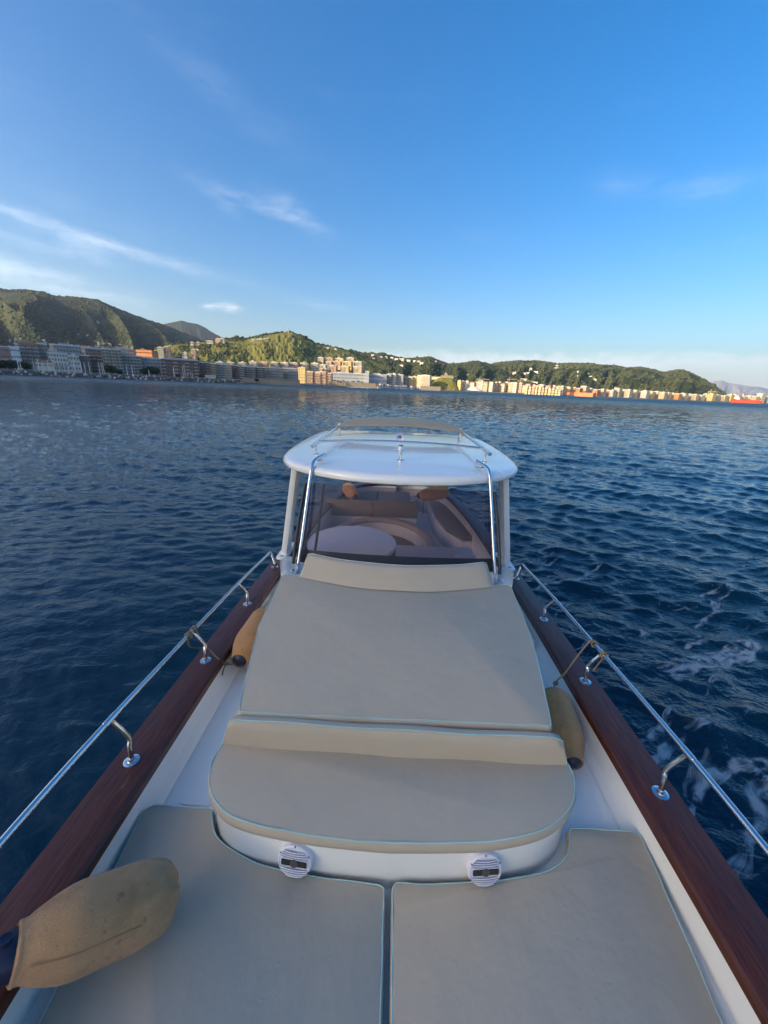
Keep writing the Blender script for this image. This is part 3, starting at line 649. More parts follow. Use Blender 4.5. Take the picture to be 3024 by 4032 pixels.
# handrails with bent stanchions
RAILY = [(-2.2, 1.36), (0.6, 1.353), (0.9, 1.350), (1.39, 1.338), (2.17, 1.290), (3.0, 1.230), (3.70, 1.165)]
for sgn in (1, -1):
    pts = [(sgn*(half(y)-0.028), y, z) for y, z in RAILY if y > -2]
    pts = [(sgn*0.92, -1.7, 1.37), (sgn*1.16, -1.1, 1.37), (sgn*1.28, -0.4, 1.365), (sgn*1.34, 0.1, 1.36)]+pts
    top = bez(pts, 6); e = Vector(pts[-1]); fl = Vector((sgn*1.298, 3.73, 1.002))
    bend = bez([e, e+Vector((0, 0.055, -0.004)), e+Vector((-sgn*0.006, 0.085, -0.035)), fl+Vector((sgn*0.012, 0.02, 0.05)), fl], 5)
    rail = MB().tube(top+bend[1:], 0.0135, 12).build('handrail', STEEL, boat)
    for y in (3.73, 2.934, 2.165, 1.395, 0.35, -0.7):
        f = Vector((sgn*1.298, y, gz(y)+0.003)) if y > 0 else Vector((sgn*(half(y)-0.09), y, gz(y)+0.003))
        m = MB(); m.lathe([(0.036, 0), (0.036, 0.004), (0.028, 0.0075), (0.019, 0.0085), (0.017, 0.022), (0.013, 0.024)], 24, f); fo = m.build('stanchion_flange', STEEL, rail)
        if y != 3.73:
            zr = float(np.interp(y, [p[0] for p in RAILY], [p[1] for p in RAILY])); xr = sgn*(half(y)-0.028)
            h = zr-f.z; path = bez([f, f+Vector((0, 0.005, h*0.34)), f+Vector((sgn*0.006, 0.018, h*0.52)), Vector((xr-sgn*0.012, y+0.008, zr-0.03)), Vector((xr, y, zr-0.004))], 5)
            MB().tube(path, 0.0122, 10).build('stanchion', STEEL, rail)
            MB().tube([(xr, y-0.035, zr+0.001), (xr, y+0.035, zr-0.002)], 0.0158, 12).build('rail_collar', STEEL, rail)
        for a in (60, 180, 300):
            MB().lathe([(0.0045, 0), (0.0045, 0.0062), (0.002, 0.007)], 6, f+Vector((0.027*math.cos(D2R(a)), 0.027*math.sin(D2R(a)), 0.0))).build('flange_screw', GREY, rail)

# cockpit furniture
MB().prism(fillet([(0.0, 3.70), (0.86, 3.70), (0.86, 4.05), (0.0, 4.05)], 0.03), 0.45, lambda x, y: 1.20-(4.05-y)*0.05).build('helm_console', GEL, boat)
MB().prism(fillet([(0.62, 3.80), (0.84, 3.80), (0.84, 4.02), (0.66, 4.02)], 0.02), 1.19, 1.225).build('console_hatch', GEL, boat)
MB().prism(fillet([(-0.93, 3.46), (-0.02, 3.46), (-0.02, 3.75), (-0.93, 3.75)], 0.02), 0.45, 1.05).build('companion_box', GEL, boat)
tb = [(-0.57+0.585*math.cos(a), 4.68+0.62*math.sin(a)) for a in np.linspace(0, 2*math.pi, 56, endpoint=False)]
m = MB(); m.prism(inset(tb, 0.02), 0.905, 0.915); m.prism(tb, 0.914, 0.945); m.prism(inset(tb, 0.012), 0.944, 0.951); m.lathe([(0.05, 0.45), (0.05, 0.91)], 16, (-0.57, 4.68, 0)); m.build('cockpit_table', GEL, boat)
ux = lambda a, s: (-0.22+0.80*s*math.cos(a), 5.20+1.02*(s if True else 1)*math.sin(a))
out_ = [ux(a, 1.0) for a in np.linspace(0, math.pi, 30)]; in_ = [ux(a, 0.80) for a in np.linspace(math.pi, 0, 30)]
MB().prism(ccw([(0.58, 4.95)]+out_+[(-1.02, 4.95), (-0.86, 4.95)]+in_+[(0.42, 4.95)]), 0.44, 0.745).build('dinette_surround', GEL, boat)
MB().prism(ccw([(-1.20, 6.22), (0.36, 6.22), (0.33, 7.6), (-0.95, 7.55)]), 0.44, 0.775).build('aft_locker', GEL, boat)
MB().prism(ccw([(0.70, 6.5), (0.66, 7.35), (0.98, 7.38), (1.20, 5.40), (1.02, 5.40), (0.83, 5.80)]), 0.44, 0.735).build('bench_base', GEL, boat)
MB().prism(ccw([(0.66, 4.2), (1.22, 4.2), (1.2, 5.40), (0.72, 5.40)]), 0.44, 0.62).build('step_box', GEL, boat)
m = MB(); m.lathe([(0.062, 0), (0.062, 0.006), (0.05, 0.010), (0.012, 0.008)], 20, (0.93, 5.02, 0.62)); m.build('deck_filler_cap', GREY, boat)
MB().tube([(0.42, 7.5, 0.46), (0.42, 7.5, 0.80), (0.52, 7.5, 0.82), (0.58, 7.5, 0.80), (0.58, 7.5, 0.46)], 0.014, 8).build('boarding_handle', STEEL, boat)

# ------------------------------------------------------------------ cushions
def cushion(name, label, cat, poly, z0, z1, mat=None, pipe=None, group=None, rnd=0.014, puff=0.008, pipe_r=0.0028, both=False):
    """upholstered slab: z0, z1 numbers or functions of (x, y); piping as a child along the top edge"""
    mat = mat or TAUPE; poly = resample(ccw(poly), 0.03); poly = [p for i, p in enumerate(poly) if (Vector(p)-Vector(poly[i-1])).length > 1e-4]
    f0 = z0 if callable(z0) else (lambda x, y: z0); f1 = z1 if callable(z1) else (lambda x, y: z1)
    rings = []
    for d, t in ((rnd*0.8, 'b0'), (0.0, 'b1'), (-0.006, 'm'), (0.0, 't1'), (rnd*0.35, 't2'), (rnd, 't3')):
        pp = inset(poly, d); ring = []
        for (x, y), (xo, yo) in zip(pp, poly):
            a, b = f0(xo, yo), f1(xo, yo); h = b-a
            z = {'b0': a, 'b1': a+min(0.4*h, rnd*0.6), 'm': a+0.5*h, 't1': b-min(0.4*h, rnd*0.5), 't2': b-rnd*0.15, 't3': b+0.002}[t]
            ring.append((x, y, z))
        rings.append(ring)
    n = len(poly); vs = [q for r in rings for q in r]
    fs = [(i*n+j, i*n+(j+1) % n, (i+1)*n+(j+1) % n, (i+1)*n+j) for i in range(len(rings)-1) for j in range(n)]
    fs += [tuple(range(n-1, -1, -1)), tuple((len(rings)-1)*n+j for j in range(n))]
    cx = sum(p[0] for p in poly)/n; cy_ = sum(p[1] for p in poly)/n; cz = min(q[2] for q in rings[0])
    vs = [(x-cx, y-cy_, z-cz) for x, y, z in vs]
    o = MB().add(vs, fs).build(name, mat, angle=60, loc=(cx, cy_, cz)); tag(o, label, cat, group)
    if pipe is not None:
        jit = random.Random(len(vs)); 
        pts = [(x-cx+0.0012*math.sin(i*0.9), y-cy_+0.0012*math.cos(i*0.7), z-cz+0.0015+0.0014*math.sin(i*0.37)+0.001*math.sin(i*1.3)) for i, (x, y, z) in enumerate(rings[4])]
        MB().tube(pts, pipe_r, 6, closed=True).build('piping', pipe, o)
    return o
PADZ = 0.93
def round_cut(P, a, b):
    c = bez([(x, y, 0) for x, y in P[a:b]], 4); return P[:a]+[(p.x, p.y) for p in c]+P[b:]
LP = [(-0.018, 1.046), (-0.13, 1.052), (-0.237, 1.058), (-0.36, 1.066), (-0.48, 1.078), (-0.60, 1.103), (-0.706, 1.142), (-0.778, 1.18), (-0.822, 1.222), (-0.850, 1.270), (-0.862, 1.305), (-1.190, 1.300), (-1.172, 1.10), (-1.150, 0.95), (-1.118, 0.65), (-1.06, 0.1), (-0.98, -0.5), (-0.018, -0.5)]
RP = [(0.010, 1.058), (0.13, 1.061), (0.27, 1.070), (0.402, 1.084), (0.52, 1.100), (0.62, 1.120), (0.69, 1.140), (0.755, 1.170), (0.80, 1.210), (0.835, 1.262), (0.852, 1.318), (1.195, 1.322), (1.178, 1.19), (1.152, 0.98), (1.138, 0.85), (1.118, 0.72), (1.06, 0.1), (0.98, -0.5), (0.010, -0.5)]
rl = [0.03]+[0]*9+[0.03, 0.05]+[0]*4+[.05, .05]; rr = [0.03]+[0]*9+[0.03, 0.05]+[0]*5+[.05, .05]
LP, RP = round_cut(LP, 1, 10), round_cut(RP, 1, 10); rl = [.03]+[0]*33+[.03, .05]+[0]*4+[.05, .05]; rr = [.03]+[0]*33+[.03, .05]+[0]*5+[.05, .05]
cushion('bow_cushion', 'large taupe sun pad on the bow under the nearest fender, left half', 'cushion', fillet(LP, rl), 0.852, PADZ, pipe=PIPE, group='bow sun pads')
cushion('bow_cushion', 'large taupe sun pad on the bow, right half beside the right gunwale', 'cushion', fillet(RP, rr), 0.852, PADZ, pipe=PIPE, group='bow sun pads')
cushion('seat_cushion', 'rounded taupe seat cushion above the two round white loudspeakers', 'cushion', SEAT, 1.085, 1.15, pipe=PIPE, puff=0.010, pipe_r=0.0030)
# backrest bolster: a leaning block, built across X
def bolster(name, label, front_bot, front_top, back_top, back_bot, half_b, half_t, pipe_on, curve, pipe):
    m = MB(); nu = 41; prof = [front_bot, ((front_bot[0]*.35+front_top[0]*.65)-0.004, front_bot[1]*.35+front_top[1]*.65), (front_top[0]-0.002, front_top[1]-0.012), (front_top[0]+0.010, front_top[1]), ((front_top[0]+back_top[0])/2, (front_top[1]+back_top[1])/2+0.007), (back_top[0]-0.01, back_top[1]), (back_top[0], back_top[1]-0.012), back_bot]
    vs = []; k = len(prof)
    for i in range(nu):
        u = -1+2*i/(nu-1); e = 1-max(0, abs(u)-0.975)/0.025*0.10
        for (y, z) in prof:
            t = (z-front_bot[1])/(front_top[1]-front_bot[1]); h = half_b+(half_t-half_b)*max(0, min(1, t))
            zz = front_bot[1]+(z-front_bot[1])*e; yy = y+curve*u*u+0.0035*math.sin(u*9+z*20)
            vs.append((u*h, yy, zz))
    fs = [(i*k+j, (i+1)*k+j, (i+1)*k+j+1, i*k+j+1) for i in range(nu-1) for j in range(k-1)]+[tuple(range(k)), tuple((nu-1)*k+j for j in range(k-1, -1, -1))]
    y0, z0 = front_bot; vs = [(x, y-y0, z-z0) for x, y, z in vs]
    o = m.add(vs, fs).build(name, TAUPE, angle=65, loc=(0, y0, z0)); tag(o, label, 'cushion')
    if pipe_on is not None:
        row = [vs[i*k+pipe_on] for i in range(nu)]; pts = [(x, y-0.001, z+0.002) for x, y, z in row]
        ends = [Vector(vs[2])+Vector((0, 0, 0)), Vector(vs[0])]
        pts = [tuple(vs[0])]+pts+[tuple(vs[(nu-1)*k])]
        MB().tube(pts, 0.0030, 6).build('piping', pipe, o)
    return o
bolster('backrest_bolster', 'long narrow taupe backrest bolster behind the rounded seat cushion', (1.449, 1.152), (1.458, 1.302), (1.520, 1.290), (1.520, 1.160), 0.865, 0.823, 3, 0.008, PIPE)
MAINC = [(-0.80, 1.518), (-0.4, 1.520), (0.0, 1.527), (0.4, 1.535), (0.80, 1.540), (0.862, 1.85), (0.925, 2.22), (0.955, 2.55), (0.972, 2.80), (0.985, 2.985), (-0.985, 2.97), (-0.972, 2.80), (-0.960, 2.55), (-0.940, 2.24), (-0.868, 1.85)]
cushion('cabin_top_cushion', 'very large taupe sun cushion on the cabin top below the windscreen', 'cushion', fillet(MAINC, [0.035, 0, 0, 0, 0.035, 0, 0, 0, 0, 0.05, 0.05, 0, 0, 0, 0]), lambda x, y: 1.240+max(0, y-1.4)*0.02, lambda x, y: 1.300+max(0, y-1.4)*0.02, pipe=PIPE, puff=0.012)
bolster('headrest_bolster', 'taupe headrest bolster lying against the foot of the windscreen', (2.765, 1.336), (2.885, 1.478), (2.975, 1.470), (2.99, 1.34), 0.82, 0.79, 5, 0.155, PIPEW)
# cockpit cushions seen through the tinted windscreen
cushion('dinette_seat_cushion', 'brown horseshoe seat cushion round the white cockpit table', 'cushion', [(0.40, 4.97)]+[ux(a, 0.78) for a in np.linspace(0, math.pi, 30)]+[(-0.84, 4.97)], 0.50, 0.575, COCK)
o_ = [ux(a, 0.99) for a in np.linspace(0, math.pi, 40)]; i_ = [ux(a, 0.84) for a in np.linspace(math.pi, 0, 40)]
cushion('dinette_back_cushion', 'curved taupe back cushion on the rim of the horseshoe seat', 'cushion', [(0.565, 4.98)]+o_+[(-1.005, 4.98), (-0.89, 4.98)]+i_+[(0.45, 4.98)], 0.746, 0.80, TAUPE)
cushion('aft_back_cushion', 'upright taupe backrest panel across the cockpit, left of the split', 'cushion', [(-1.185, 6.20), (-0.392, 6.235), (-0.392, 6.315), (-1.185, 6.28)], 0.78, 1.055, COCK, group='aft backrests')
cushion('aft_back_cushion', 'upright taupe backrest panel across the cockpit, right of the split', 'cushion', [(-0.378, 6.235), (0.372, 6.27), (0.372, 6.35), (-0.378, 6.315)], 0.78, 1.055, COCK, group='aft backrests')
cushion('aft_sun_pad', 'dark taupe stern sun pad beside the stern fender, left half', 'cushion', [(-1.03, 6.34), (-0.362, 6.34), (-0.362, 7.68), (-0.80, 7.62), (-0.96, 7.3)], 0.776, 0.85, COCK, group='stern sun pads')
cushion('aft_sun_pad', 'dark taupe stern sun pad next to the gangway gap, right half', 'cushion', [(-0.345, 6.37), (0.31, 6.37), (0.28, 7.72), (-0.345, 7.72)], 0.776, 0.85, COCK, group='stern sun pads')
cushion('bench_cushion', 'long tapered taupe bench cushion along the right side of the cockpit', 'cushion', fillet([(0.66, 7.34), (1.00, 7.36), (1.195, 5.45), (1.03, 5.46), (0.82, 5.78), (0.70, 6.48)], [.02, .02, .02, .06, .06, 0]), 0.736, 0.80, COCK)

# ------------------------------------------------------------------ fenders
def fender(label, a, b, r, sleeve, nose=0.10, mouth=0.66, gather=True, rope=None, knots=(), flip=False, seed=1):
    """a: rim of the sleeve at the navy nose; b: far, gathered end"""
    a, b = Vector(a), Vector(b); ax = b-a; L = ax.length; ax.normalize(); rg = random.Random(seed)
    root = empty('boat_fender', tuple((a+b)/2-Vector((0, 0, r)))); o = Vector(root.location); tag(root, label, 'fender', 'boat fenders')
    ph = [rg.uniform(0, 6.28) for _ in range(4)]
    def sq(rr, h, th):
        t = h/L; w = 0.012*math.sin(2*th+ph[0])+0.010*math.sin(3*th+ph[1]+5*t)
        g = max(0.0, (t-0.80)/0.20); fold = 0.13*g*math.sin(9*th+ph[2])+0.08*g*math.sin(5*th+ph[3]) if gather else 0
        return rr*(1+w+fold)
    mo = mouth; prof = [(r*(mo-.04), 0.035), (r*mo, 0.008), (r*(mo+.055), -0.006), (r*(mo+.105), 0.004), (r*(mo+.125), 0.020)]
    t1 = max(0.5, 1-1.15*r/L); s0 = mo+.14
    prof += [(r*(s0+(1-s0)*math.sin(min(1, t/0.5)*math.pi/2)), 0.022+(L*t1-0.022)*t) for t in np.linspace(0.04, 1, 22)]
    prof += [(r*(math.cos(q)**0.75), L*(t1+(1-t1)*math.sin(q))) for q in np.linspace(0.12, 1.40, 14)]+[(r*0.18, L*0.985), (r*0.08, L*0.96)]
    m = MB(); m.lathe(prof, 64, a-o, ax, squash=sq); m.build('sleeve', sleeve, root, angle=70)
    e1_ = ax.orthogonal().normalized(); e2_ = ax.cross(e1_)
    MB().tube([a-o+ax*0.004+(e1_*math.cos(t)+e2_*math.sin(t))*r*(mouth+.055)*(1+0.012*math.sin(2*t+ph[0])+0.010*math.sin(3*t+ph[1])) for t in np.linspace(0, 2*math.pi, 40, endpoint=False)], r*0.062, 8, closed=True).build('hem', sleeve, root)
    m = MB(); np_ = [(r*mouth, 0.03), (r*(mouth+.02), 0.0), (r*mouth*.94, -nose*.30), (r*mouth*.76, -nose*0.55), (r*mouth*.55, -nose*0.82), (r*mouth*.41, -nose), (r*mouth*.24, -nose*1.02)]
    m.lathe(np_, 32, a-o, ax); nz = m.build('nose_cap', NAVY, root)
    tip = a-ax*nose; e1 = ax.cross(Vector((0, 0, 1))).normalized(); e2 = e1.cross(ax)
    ring = [tip-o+(-ax)*0.006+(-ax*math.cos(t)+e1*math.sin(t))*0.022 for t in np.linspace(0, 2*math.pi, 18, endpoint=False)]
    if nose > 0.03: MB().tube(ring, 0.009, 8, closed=True).build('eye', NAVY, nz)
    if nose > 0.08: MB().lathe([(0.016, 0), (0.016, 0.006), (0.007, 0.004)], 14, a-o-ax*nose*0.35+e2*r*0.555, e2).build('valve', NAVY, nz)
    if nose > 0.08:                                            # sewn seam along the sleeve
        sd = (Vector(CAM)-(a+b)/2); sd = (sd-ax*sd.dot(ax)).normalized(); sd = (sd+ax.cross(sd)*0.55).normalized()
        MB().tube([a-o+ax*L*t+sd*r*(s0+(1-s0)*math.sin(min(1, t/(0.5*t1))*math.pi/2))*1.002 for t in np.linspace(0.06, t1*0.98, 18)], 0.0022, 5).build('seam', sleeve, root)
    if rope: MB().tube([Vector(p)-o for p in bez(rope, 8)], 0.0055, 7).build('rope', ROPE, root)
    for kp in knots:
        c, axis, rad, turns = kp; axis = Vector(axis).normalized(); q1 = axis.orthogonal().normalized(); q2 = axis.cross(q1); pts = []
        for i in range(int(turns*14)+1):
            th = i/14*2*math.pi; pts.append(Vector(c)-o+(q1*math.cos(th)+q2*math.sin(th))*(rad+0.0015*math.sin(3*th))+axis*(i/14*0.0125-turns*0.006))
        MB().tube(pts, 0.0055, 7).build('rope_coil', ROPE, root)
    return root
fender('big beige terry fender with navy nose lying across the left gunwale, nearest', (-1.145, 0.660, 1.220), (-0.820, 0.930, 1.045), 0.124, TERRY, nose=0.10, mouth=0.50, rope=[(-1.21, 0.585, 1.32), (-1.26, 0.57, 1.27), (-1.33, 0.56, 1.16), (-1.40, 0.55, 1.10)], seed=3)
fl = fender('tan fender with navy nose wedged between left bulwark and cabin cushion', (-1.098, 2.245, 1.008), (-1.072, 2.83, 1.015), 0.120, TERRY2, nose=0.02, mouth=0.42, seed=5,
    rope=[(-1.105, 2.25, 0.985), (-1.17, 2.20, 1.01), (-1.235, 2.19, 1.075), (-1.31, 2.19, 1.19), (-1.362, 2.19, 1.302)],
    knots=[((-1.363, 2.185, 1.289), (0, 1, -0.06), 0.0195, 3), ((-1.363, 2.115, 1.293), (0, 1, -0.06), 0.0195, 3), ((-1.175, 2.20, 1.012), (0.4, 0.3, 1), 0.012, 2)])
MB().tube([Vector(p)-Vector(fl.location) for p in bez([(-1.37, 2.12, 1.275), (-1.40, 2.16, 1.19), (-1.43, 2.24, 1.10), (-1.40, 2.31, 1.045), (-1.36, 2.33, 1.06)], 8)], 0.0052, 7).build('loose_rope_end', ROPE, fl)
MB().tube([Vector(p)-Vector(fl.location) for p in bez([(-1.175, 2.20, 1.01), (-1.185, 2.18, 0.985), (-1.185, 2.15, 0.955)], 6)], 0.0052, 7).build('rope_tail', ROPE, fl)
fr = fender('tan fender lying nose-forward beside the right edge of the cabin cushion', (1.012, 1.640, 0.955), (1.085, 2.15, 0.965), 0.108, TERRY2, nose=0.02, mouth=0.38, gather=False, seed=8,
    rope=[(1.09, 2.13, 0.99), (1.105, 2.17, 1.035), (1.17, 2.20, 1.09), (1.25, 2.245, 1.19), (1.33, 2.28, 1.295), (1.362, 2.285, 1.302)],
    knots=[((1.363, 2.27, 1.286), (0, 1, -0.06), 0.0195, 1.5), ((1.363, 2.14, 1.293), (0, 1, -0.06), 0.0195, 2), ((1.103, 2.165, 1.032), (0.4, 0.3, 1), 0.011, 2)])
MB().tube([Vector(p)-Vector(fr.location) for p in bez([(1.37, 2.15, 1.275), (1.365, 2.17, 1.22), (1.352, 2.18, 1.165), (1.345, 2.185, 1.135)], 6)], 0.0052, 7).build('loose_rope_end', ROPE, fr)
fender('tan fender resting on the stern sun pad at the left stern corner', (-0.735, 6.74, 0.965), (-0.955, 7.15, 1.06), 0.13, TERRY2, nose=0.04, mouth=0.45, rope=[(-0.96, 7.18, 1.06), (-1.03, 7.30, 1.03), (-1.06, 7.34, 1.0)], seed=12)
fender('tan fender lying crosswise on the right gunwale by the stern', (0.42, 6.80, 1.03), (0.965, 6.93, 1.115), 0.13, TERRY2, nose=0.04, mouth=0.45, rope=[(0.97, 6.93, 1.12), (1.04, 6.98, 1.10), (1.10, 7.02, 1.02)], knots=[((1.02, 6.97, 1.09), (0.5, 0.3, 0.4), 0.03, 2)], seed=14)
# lashing lines at the after ends of the handrails
def line(label, pts, r=0.0045, coils=()):
    p0 = Vector(pts[0]); m = MB(); m.tube([Vector(p)-p0 for p in bez(pts, 8)], r, 7)
    for c, axis, rad, turns in coils:
        axis = Vector(axis).normalized(); q1 = axis.orthogonal().normalized(); q2 = axis.cross(q1)
        m.tube([Vector(c)-p0+(q1*math.cos(i/14*6.283)+q2*math.sin(i/14*6.283))*rad+axis*(i/14*0.011) for i in range(int(turns*14))], r, 7)
    tag(m.build('lashing_rope', ROPE_D, loc=p0), label, 'rope', 'lashing ropes')
ROPE_D = simple('dark_rope', (0.055, 0.035, 0.025), 0.9, var=0.4, scale=160)
line('dark cord looped round the last stanchion foot of the left handrail', [(-1.285, 3.745, 1.035), (-1.23, 3.70, 1.07), (-1.18, 3.60, 1.06), (-1.135, 3.48, 1.02), (-1.12, 3.40, 0.97)], coils=[((-1.298, 3.73, 1.022), (0, 0, 1), 0.021, 2)])
line('dark cord looped over the after end of the right handrail', [(1.355, 3.76, 1.16), (1.31, 3.70, 1.08), (1.25, 3.66, 1.03), (1.19, 3.60, 1.01), (1.16, 3.52, 0.98)], coils=[((1.352, 3.745, 1.158), (-0.1, 0.5, -1), 0.020, 2)])
# folded awning at the back of the roof rails
m = MB(); nu, nv = 33, 7; vs = []
for j in range(nv):
    t = j/(nv-1)
    for i in range(nu):
        u = -1+2*i/(nu-1); w = 0.935-0.06*t
        vs.append((u*w, 5.80+0.80*t+0.012*math.sin(u*7), 2.325+0.075*(1-u*u)*(0.75+0.25*t)+0.035*t-0.012*math.sin(t*math.pi)*math.sin(u*11)*0.4))
top = vs; N = len(vs); bot = [(x, y, z-0.022) for x, y, z in vs]
q = [tuple(map(int, f)) for f in grid_quads(nv, nu)]; fs = q+[tuple(i+N for i in f[::-1]) for f in q]
edge = [i for i in range(nu)]+[j*nu+nu-1 for j in range(1, nv)]+[(nv-1)*nu+i for i in range(nu-2, -1, -1)]+[j*nu for j in range(nv-2, 0, -1)]
fs += [(edge[i-1], edge[i-1]+N, edge[i]+N, edge[i]) for i in range(len(edge))]
aw = m.add([(x, y-5.8, z-2.32) for x, y, z in top+bot], fs).build('folded_awning', AWN, loc=(0, 5.8, 2.32), angle=40)
tag(aw, 'folded beige canvas awning stretched between the rails on the hardtop', 'awning')
MB().tube([(x, y-5.8-0.006, z-2.32-0.010) for x, y, z in vs[:nu]], 0.014, 8).build('hem', AWN, aw)

# ------------------------------------------------------------------ land: shore, hills, woods
SHORE = [(-130, 620), (-100, 560), (-60, 575), (-46, 590), (-36, 600), (-26, 605), (-20, 612), (-14, 650), (-8, 730), (-2, 850), (3, 915), (8, 985), (13, 1035), (18, 1090), (24, 1170), (31, 1290), (38, 1440), (46, 1620), (60, 2100), (85, 3200), (130, 5000)]
def shore(azd): return np.interp(azd, [p[0] for p in SHORE], [p[1] for p in SHORE])
GROUND = simple('coast_ground', (0.16, 0.14, 0.11), 0.95, var=0.3, scale=0.02)
def build_ground():
    az = np.radians(np.arange(-130, 130.01, 0.5)); t = np.concatenate([[0, 0.006, 0.012, 0.03, 0.06, 0.1, 0.2, 0.4], np.array([1, 2, 4, 8])])
    A, T = np.meshgrid(az, t); S = shore(np.degrees(A)); S = S*(1+0.006*np.sin(A*90)+0.004*np.sin(A*230)); Rr = S*(1+T)
    Z = np.where(T < 0.004, -1.5, np.where(T < 0.009, 0.5, 1.6+T*9)); Z = np.minimum(Z, 9)
    V = np.stack([Rr*np.sin(A), Rr*np.cos(A), Z], -1).reshape(-1, 3)
    tag(link('coast_ground', np_mesh('coast_ground', V, grid_quads(len(t), len(az)), GROUND)), kind='structure')
build_ground()

HILLS = {}
def build_hill(name, sil, ridge, front, back, mat, rib=0.16, ribn=9.0, slant=0.0, seed=1, power=1.25, na=420, ns=70, rough=0.05):
    """terrain whose skyline has the photographed bearing and elevation at its own distance; heights fall to the shore side and behind"""
    P = sorted([(math.degrees(bearing(x, y)[0]), bearing(x, y)[1]) for x, y in sil])
    azs = np.array([p[0] for p in P]); els = np.array([p[1] for p in P])
    rf = lambda d, v: np.interp(d, [q[0] for q in v], [q[1] for q in v]) if isinstance(v, list) else v+0*d
    a = np.linspace(azs[0], azs[-1], na); H = CAM[2]+rf(a, ridge)*np.tan(np.interp(a, azs, els)); H = np.maximum(H, 2)
    s = np.concatenate([np.linspace(0, 1, ns), 1+np.linspace(0.05, 1, 14)])
    def height(ad, sv):
        h = np.interp(ad, a, H); ss = np.clip(sv, 0, 1)
        front_ = ss**power; backf = 1-np.clip(sv-1, 0, 1)**1.5*1.0
        env = np.clip(ss*(1-ss)*4, 0, 1)**0.8*(1-ss**4)
        u = ad/ribn*2.2+slant*(1-ss)
        r1 = 1-np.abs(2*fbm(u*1.6, ss*0.9, seed, 3)-1)*1.6; r2 = fbm(u*5, ss*4, seed+40, 4)-0.5
        z = h*(front_*backf)+h*env*(rib*(r1-0.45)+rib*0.30*r2)
        z = z+h*rough*(fbm(ad*3.3, sv*14, seed+90, 4)-0.5)*np.clip(ss*3, 0, 1)*np.clip((1-ss)*6, 0.25, 1)
        return np.where(sv > 1.9, -6, z-4*(1-ss)**6)
    def radius(ad, sv):
        r0, r1, r2 = rf(ad, front), rf(ad, ridge), rf(ad, back)
        return np.where(sv <= 1, r0+(r1-r0)*sv, r1+(r2-r1)*(sv-1))
    S, A = np.meshgrid(s, a, indexing='ij'); Rr = radius(A, S); Z = height(A, S)
    V = np.stack([Rr*np.sin(np.radians(A)), Rr*np.cos(np.radians(A)), Z], -1).reshape(-1, 3)
    o = link(name, np_mesh(name, V, grid_quads(len(s), na), mat)); tag(o, kind='structure')
    HILLS[name] = dict(a0=azs[0], a1=azs[-1], height=height, radius=radius, obj=o); return o
MH_FAR = mat_hill('blue_peak_cover', (0.030, 0.045, 0.025), (0.07, 0.075, 0.035), (0.12, 0.11, 0.09), 0.0016, 0.2)
MH_L = mat_hill('mountain_scrub', (0.028, 0.046, 0.028), (0.085, 0.096, 0.050), (0.19, 0.17, 0.13), 0.0040, 0.52)
MH_M = mat_hill('terraced_scrub', (0.055, 0.070, 0.022), (0.30, 0.28, 0.075), (0.30, 0.24, 0.15), 0.0095, 1.15)
MH_R = mat_hill('wooded_slope', (0.055, 0.070, 0.024), (0.15, 0.15, 0.045), (0.22, 0.18, 0.12), 0.0050, 0.30)
MH_S = mat_hill('snowy_range', (0.30, 0.34, 0.40), (0.40, 0.43, 0.47), (0.75, 0.75, 0.75), 0.0011, 0.45)
MH_W = mat_hill('shading_mountain_cover', (0.034, 0.046, 0.020), (0.09, 0.09, 0.04), (0.19, 0.17, 0.13), 0.0040, 0.4)
build_hill('blue_peak', [(420, 1330), (520, 1300), (600, 1288), (646, 1276), (680, 1269), (714, 1262), (745, 1270), (777, 1275), (811, 1292), (845, 1314), (883, 1331), (930, 1352), (990, 1380), (1060, 1430)], 6800, 5200, 8600, MH_FAR, rib=0.22, ribn=3.0, seed=3, na=200, ns=40)
build_hill('coastal_mountain', [(-900, 1180), (-600, 1110), (-350, 1125), (-150, 1120), (0, 1137), (29, 1141), (87, 1141), (159, 1147), (202, 1162), (251, 1167), (309, 1171), (337, 1176), (386, 1180), (415, 1193), (463, 1215), (521, 1237), (579, 1260), (646, 1281), (700, 1301), (750, 1321), (791, 1340), (850, 1368), (900, 1400), (960, 1450)], 3300, [(-65, 1250), (-20, 1500)], 4900, MH_L, rib=0.30, ribn=15.0, slant=-0.5, seed=12, rough=0.02, power=1.12, na=560, ns=110)
build_hill('far_snowy_range', [(2600, 1530), (2700, 1512), (2780, 1506), (2815, 1500), (2842, 1498), (2875, 1509), (2905, 1512), (2930, 1517), (2955, 1521), (2985, 1523), (3024, 1531), (3100, 1540), (3200, 1530), (3350, 1560), (3600, 1590), (4000, 1640)], 8300, 7000, 9300, MH_S, rib=0.22, ribn=2.2, seed=31, na=260, ns=40)
build_hill('wooded_headland', [(1780, 1480), (1850, 1455), (1921, 1434), (1979, 1426), (2051, 1419), (2114, 1421), (2162, 1425), (2200, 1432), (2245, 1430), (2309, 1431), (2364, 1437), (2424, 1440), (2468, 1449), (2518, 1445), (2568, 1455), (2612, 1467), (2647, 1460), (2677, 1456), (2707, 1463), (2746, 1481), (2786, 1503), (2826, 1531), (2866, 1556), (2920, 1600)], 2900, [(8, 1500), (25, 1500), (42, 1780)], 4000, MH_R, rib=0.20, ribn=6.0, slant=0.4, seed=22, power=1.1, na=460, ns=80)
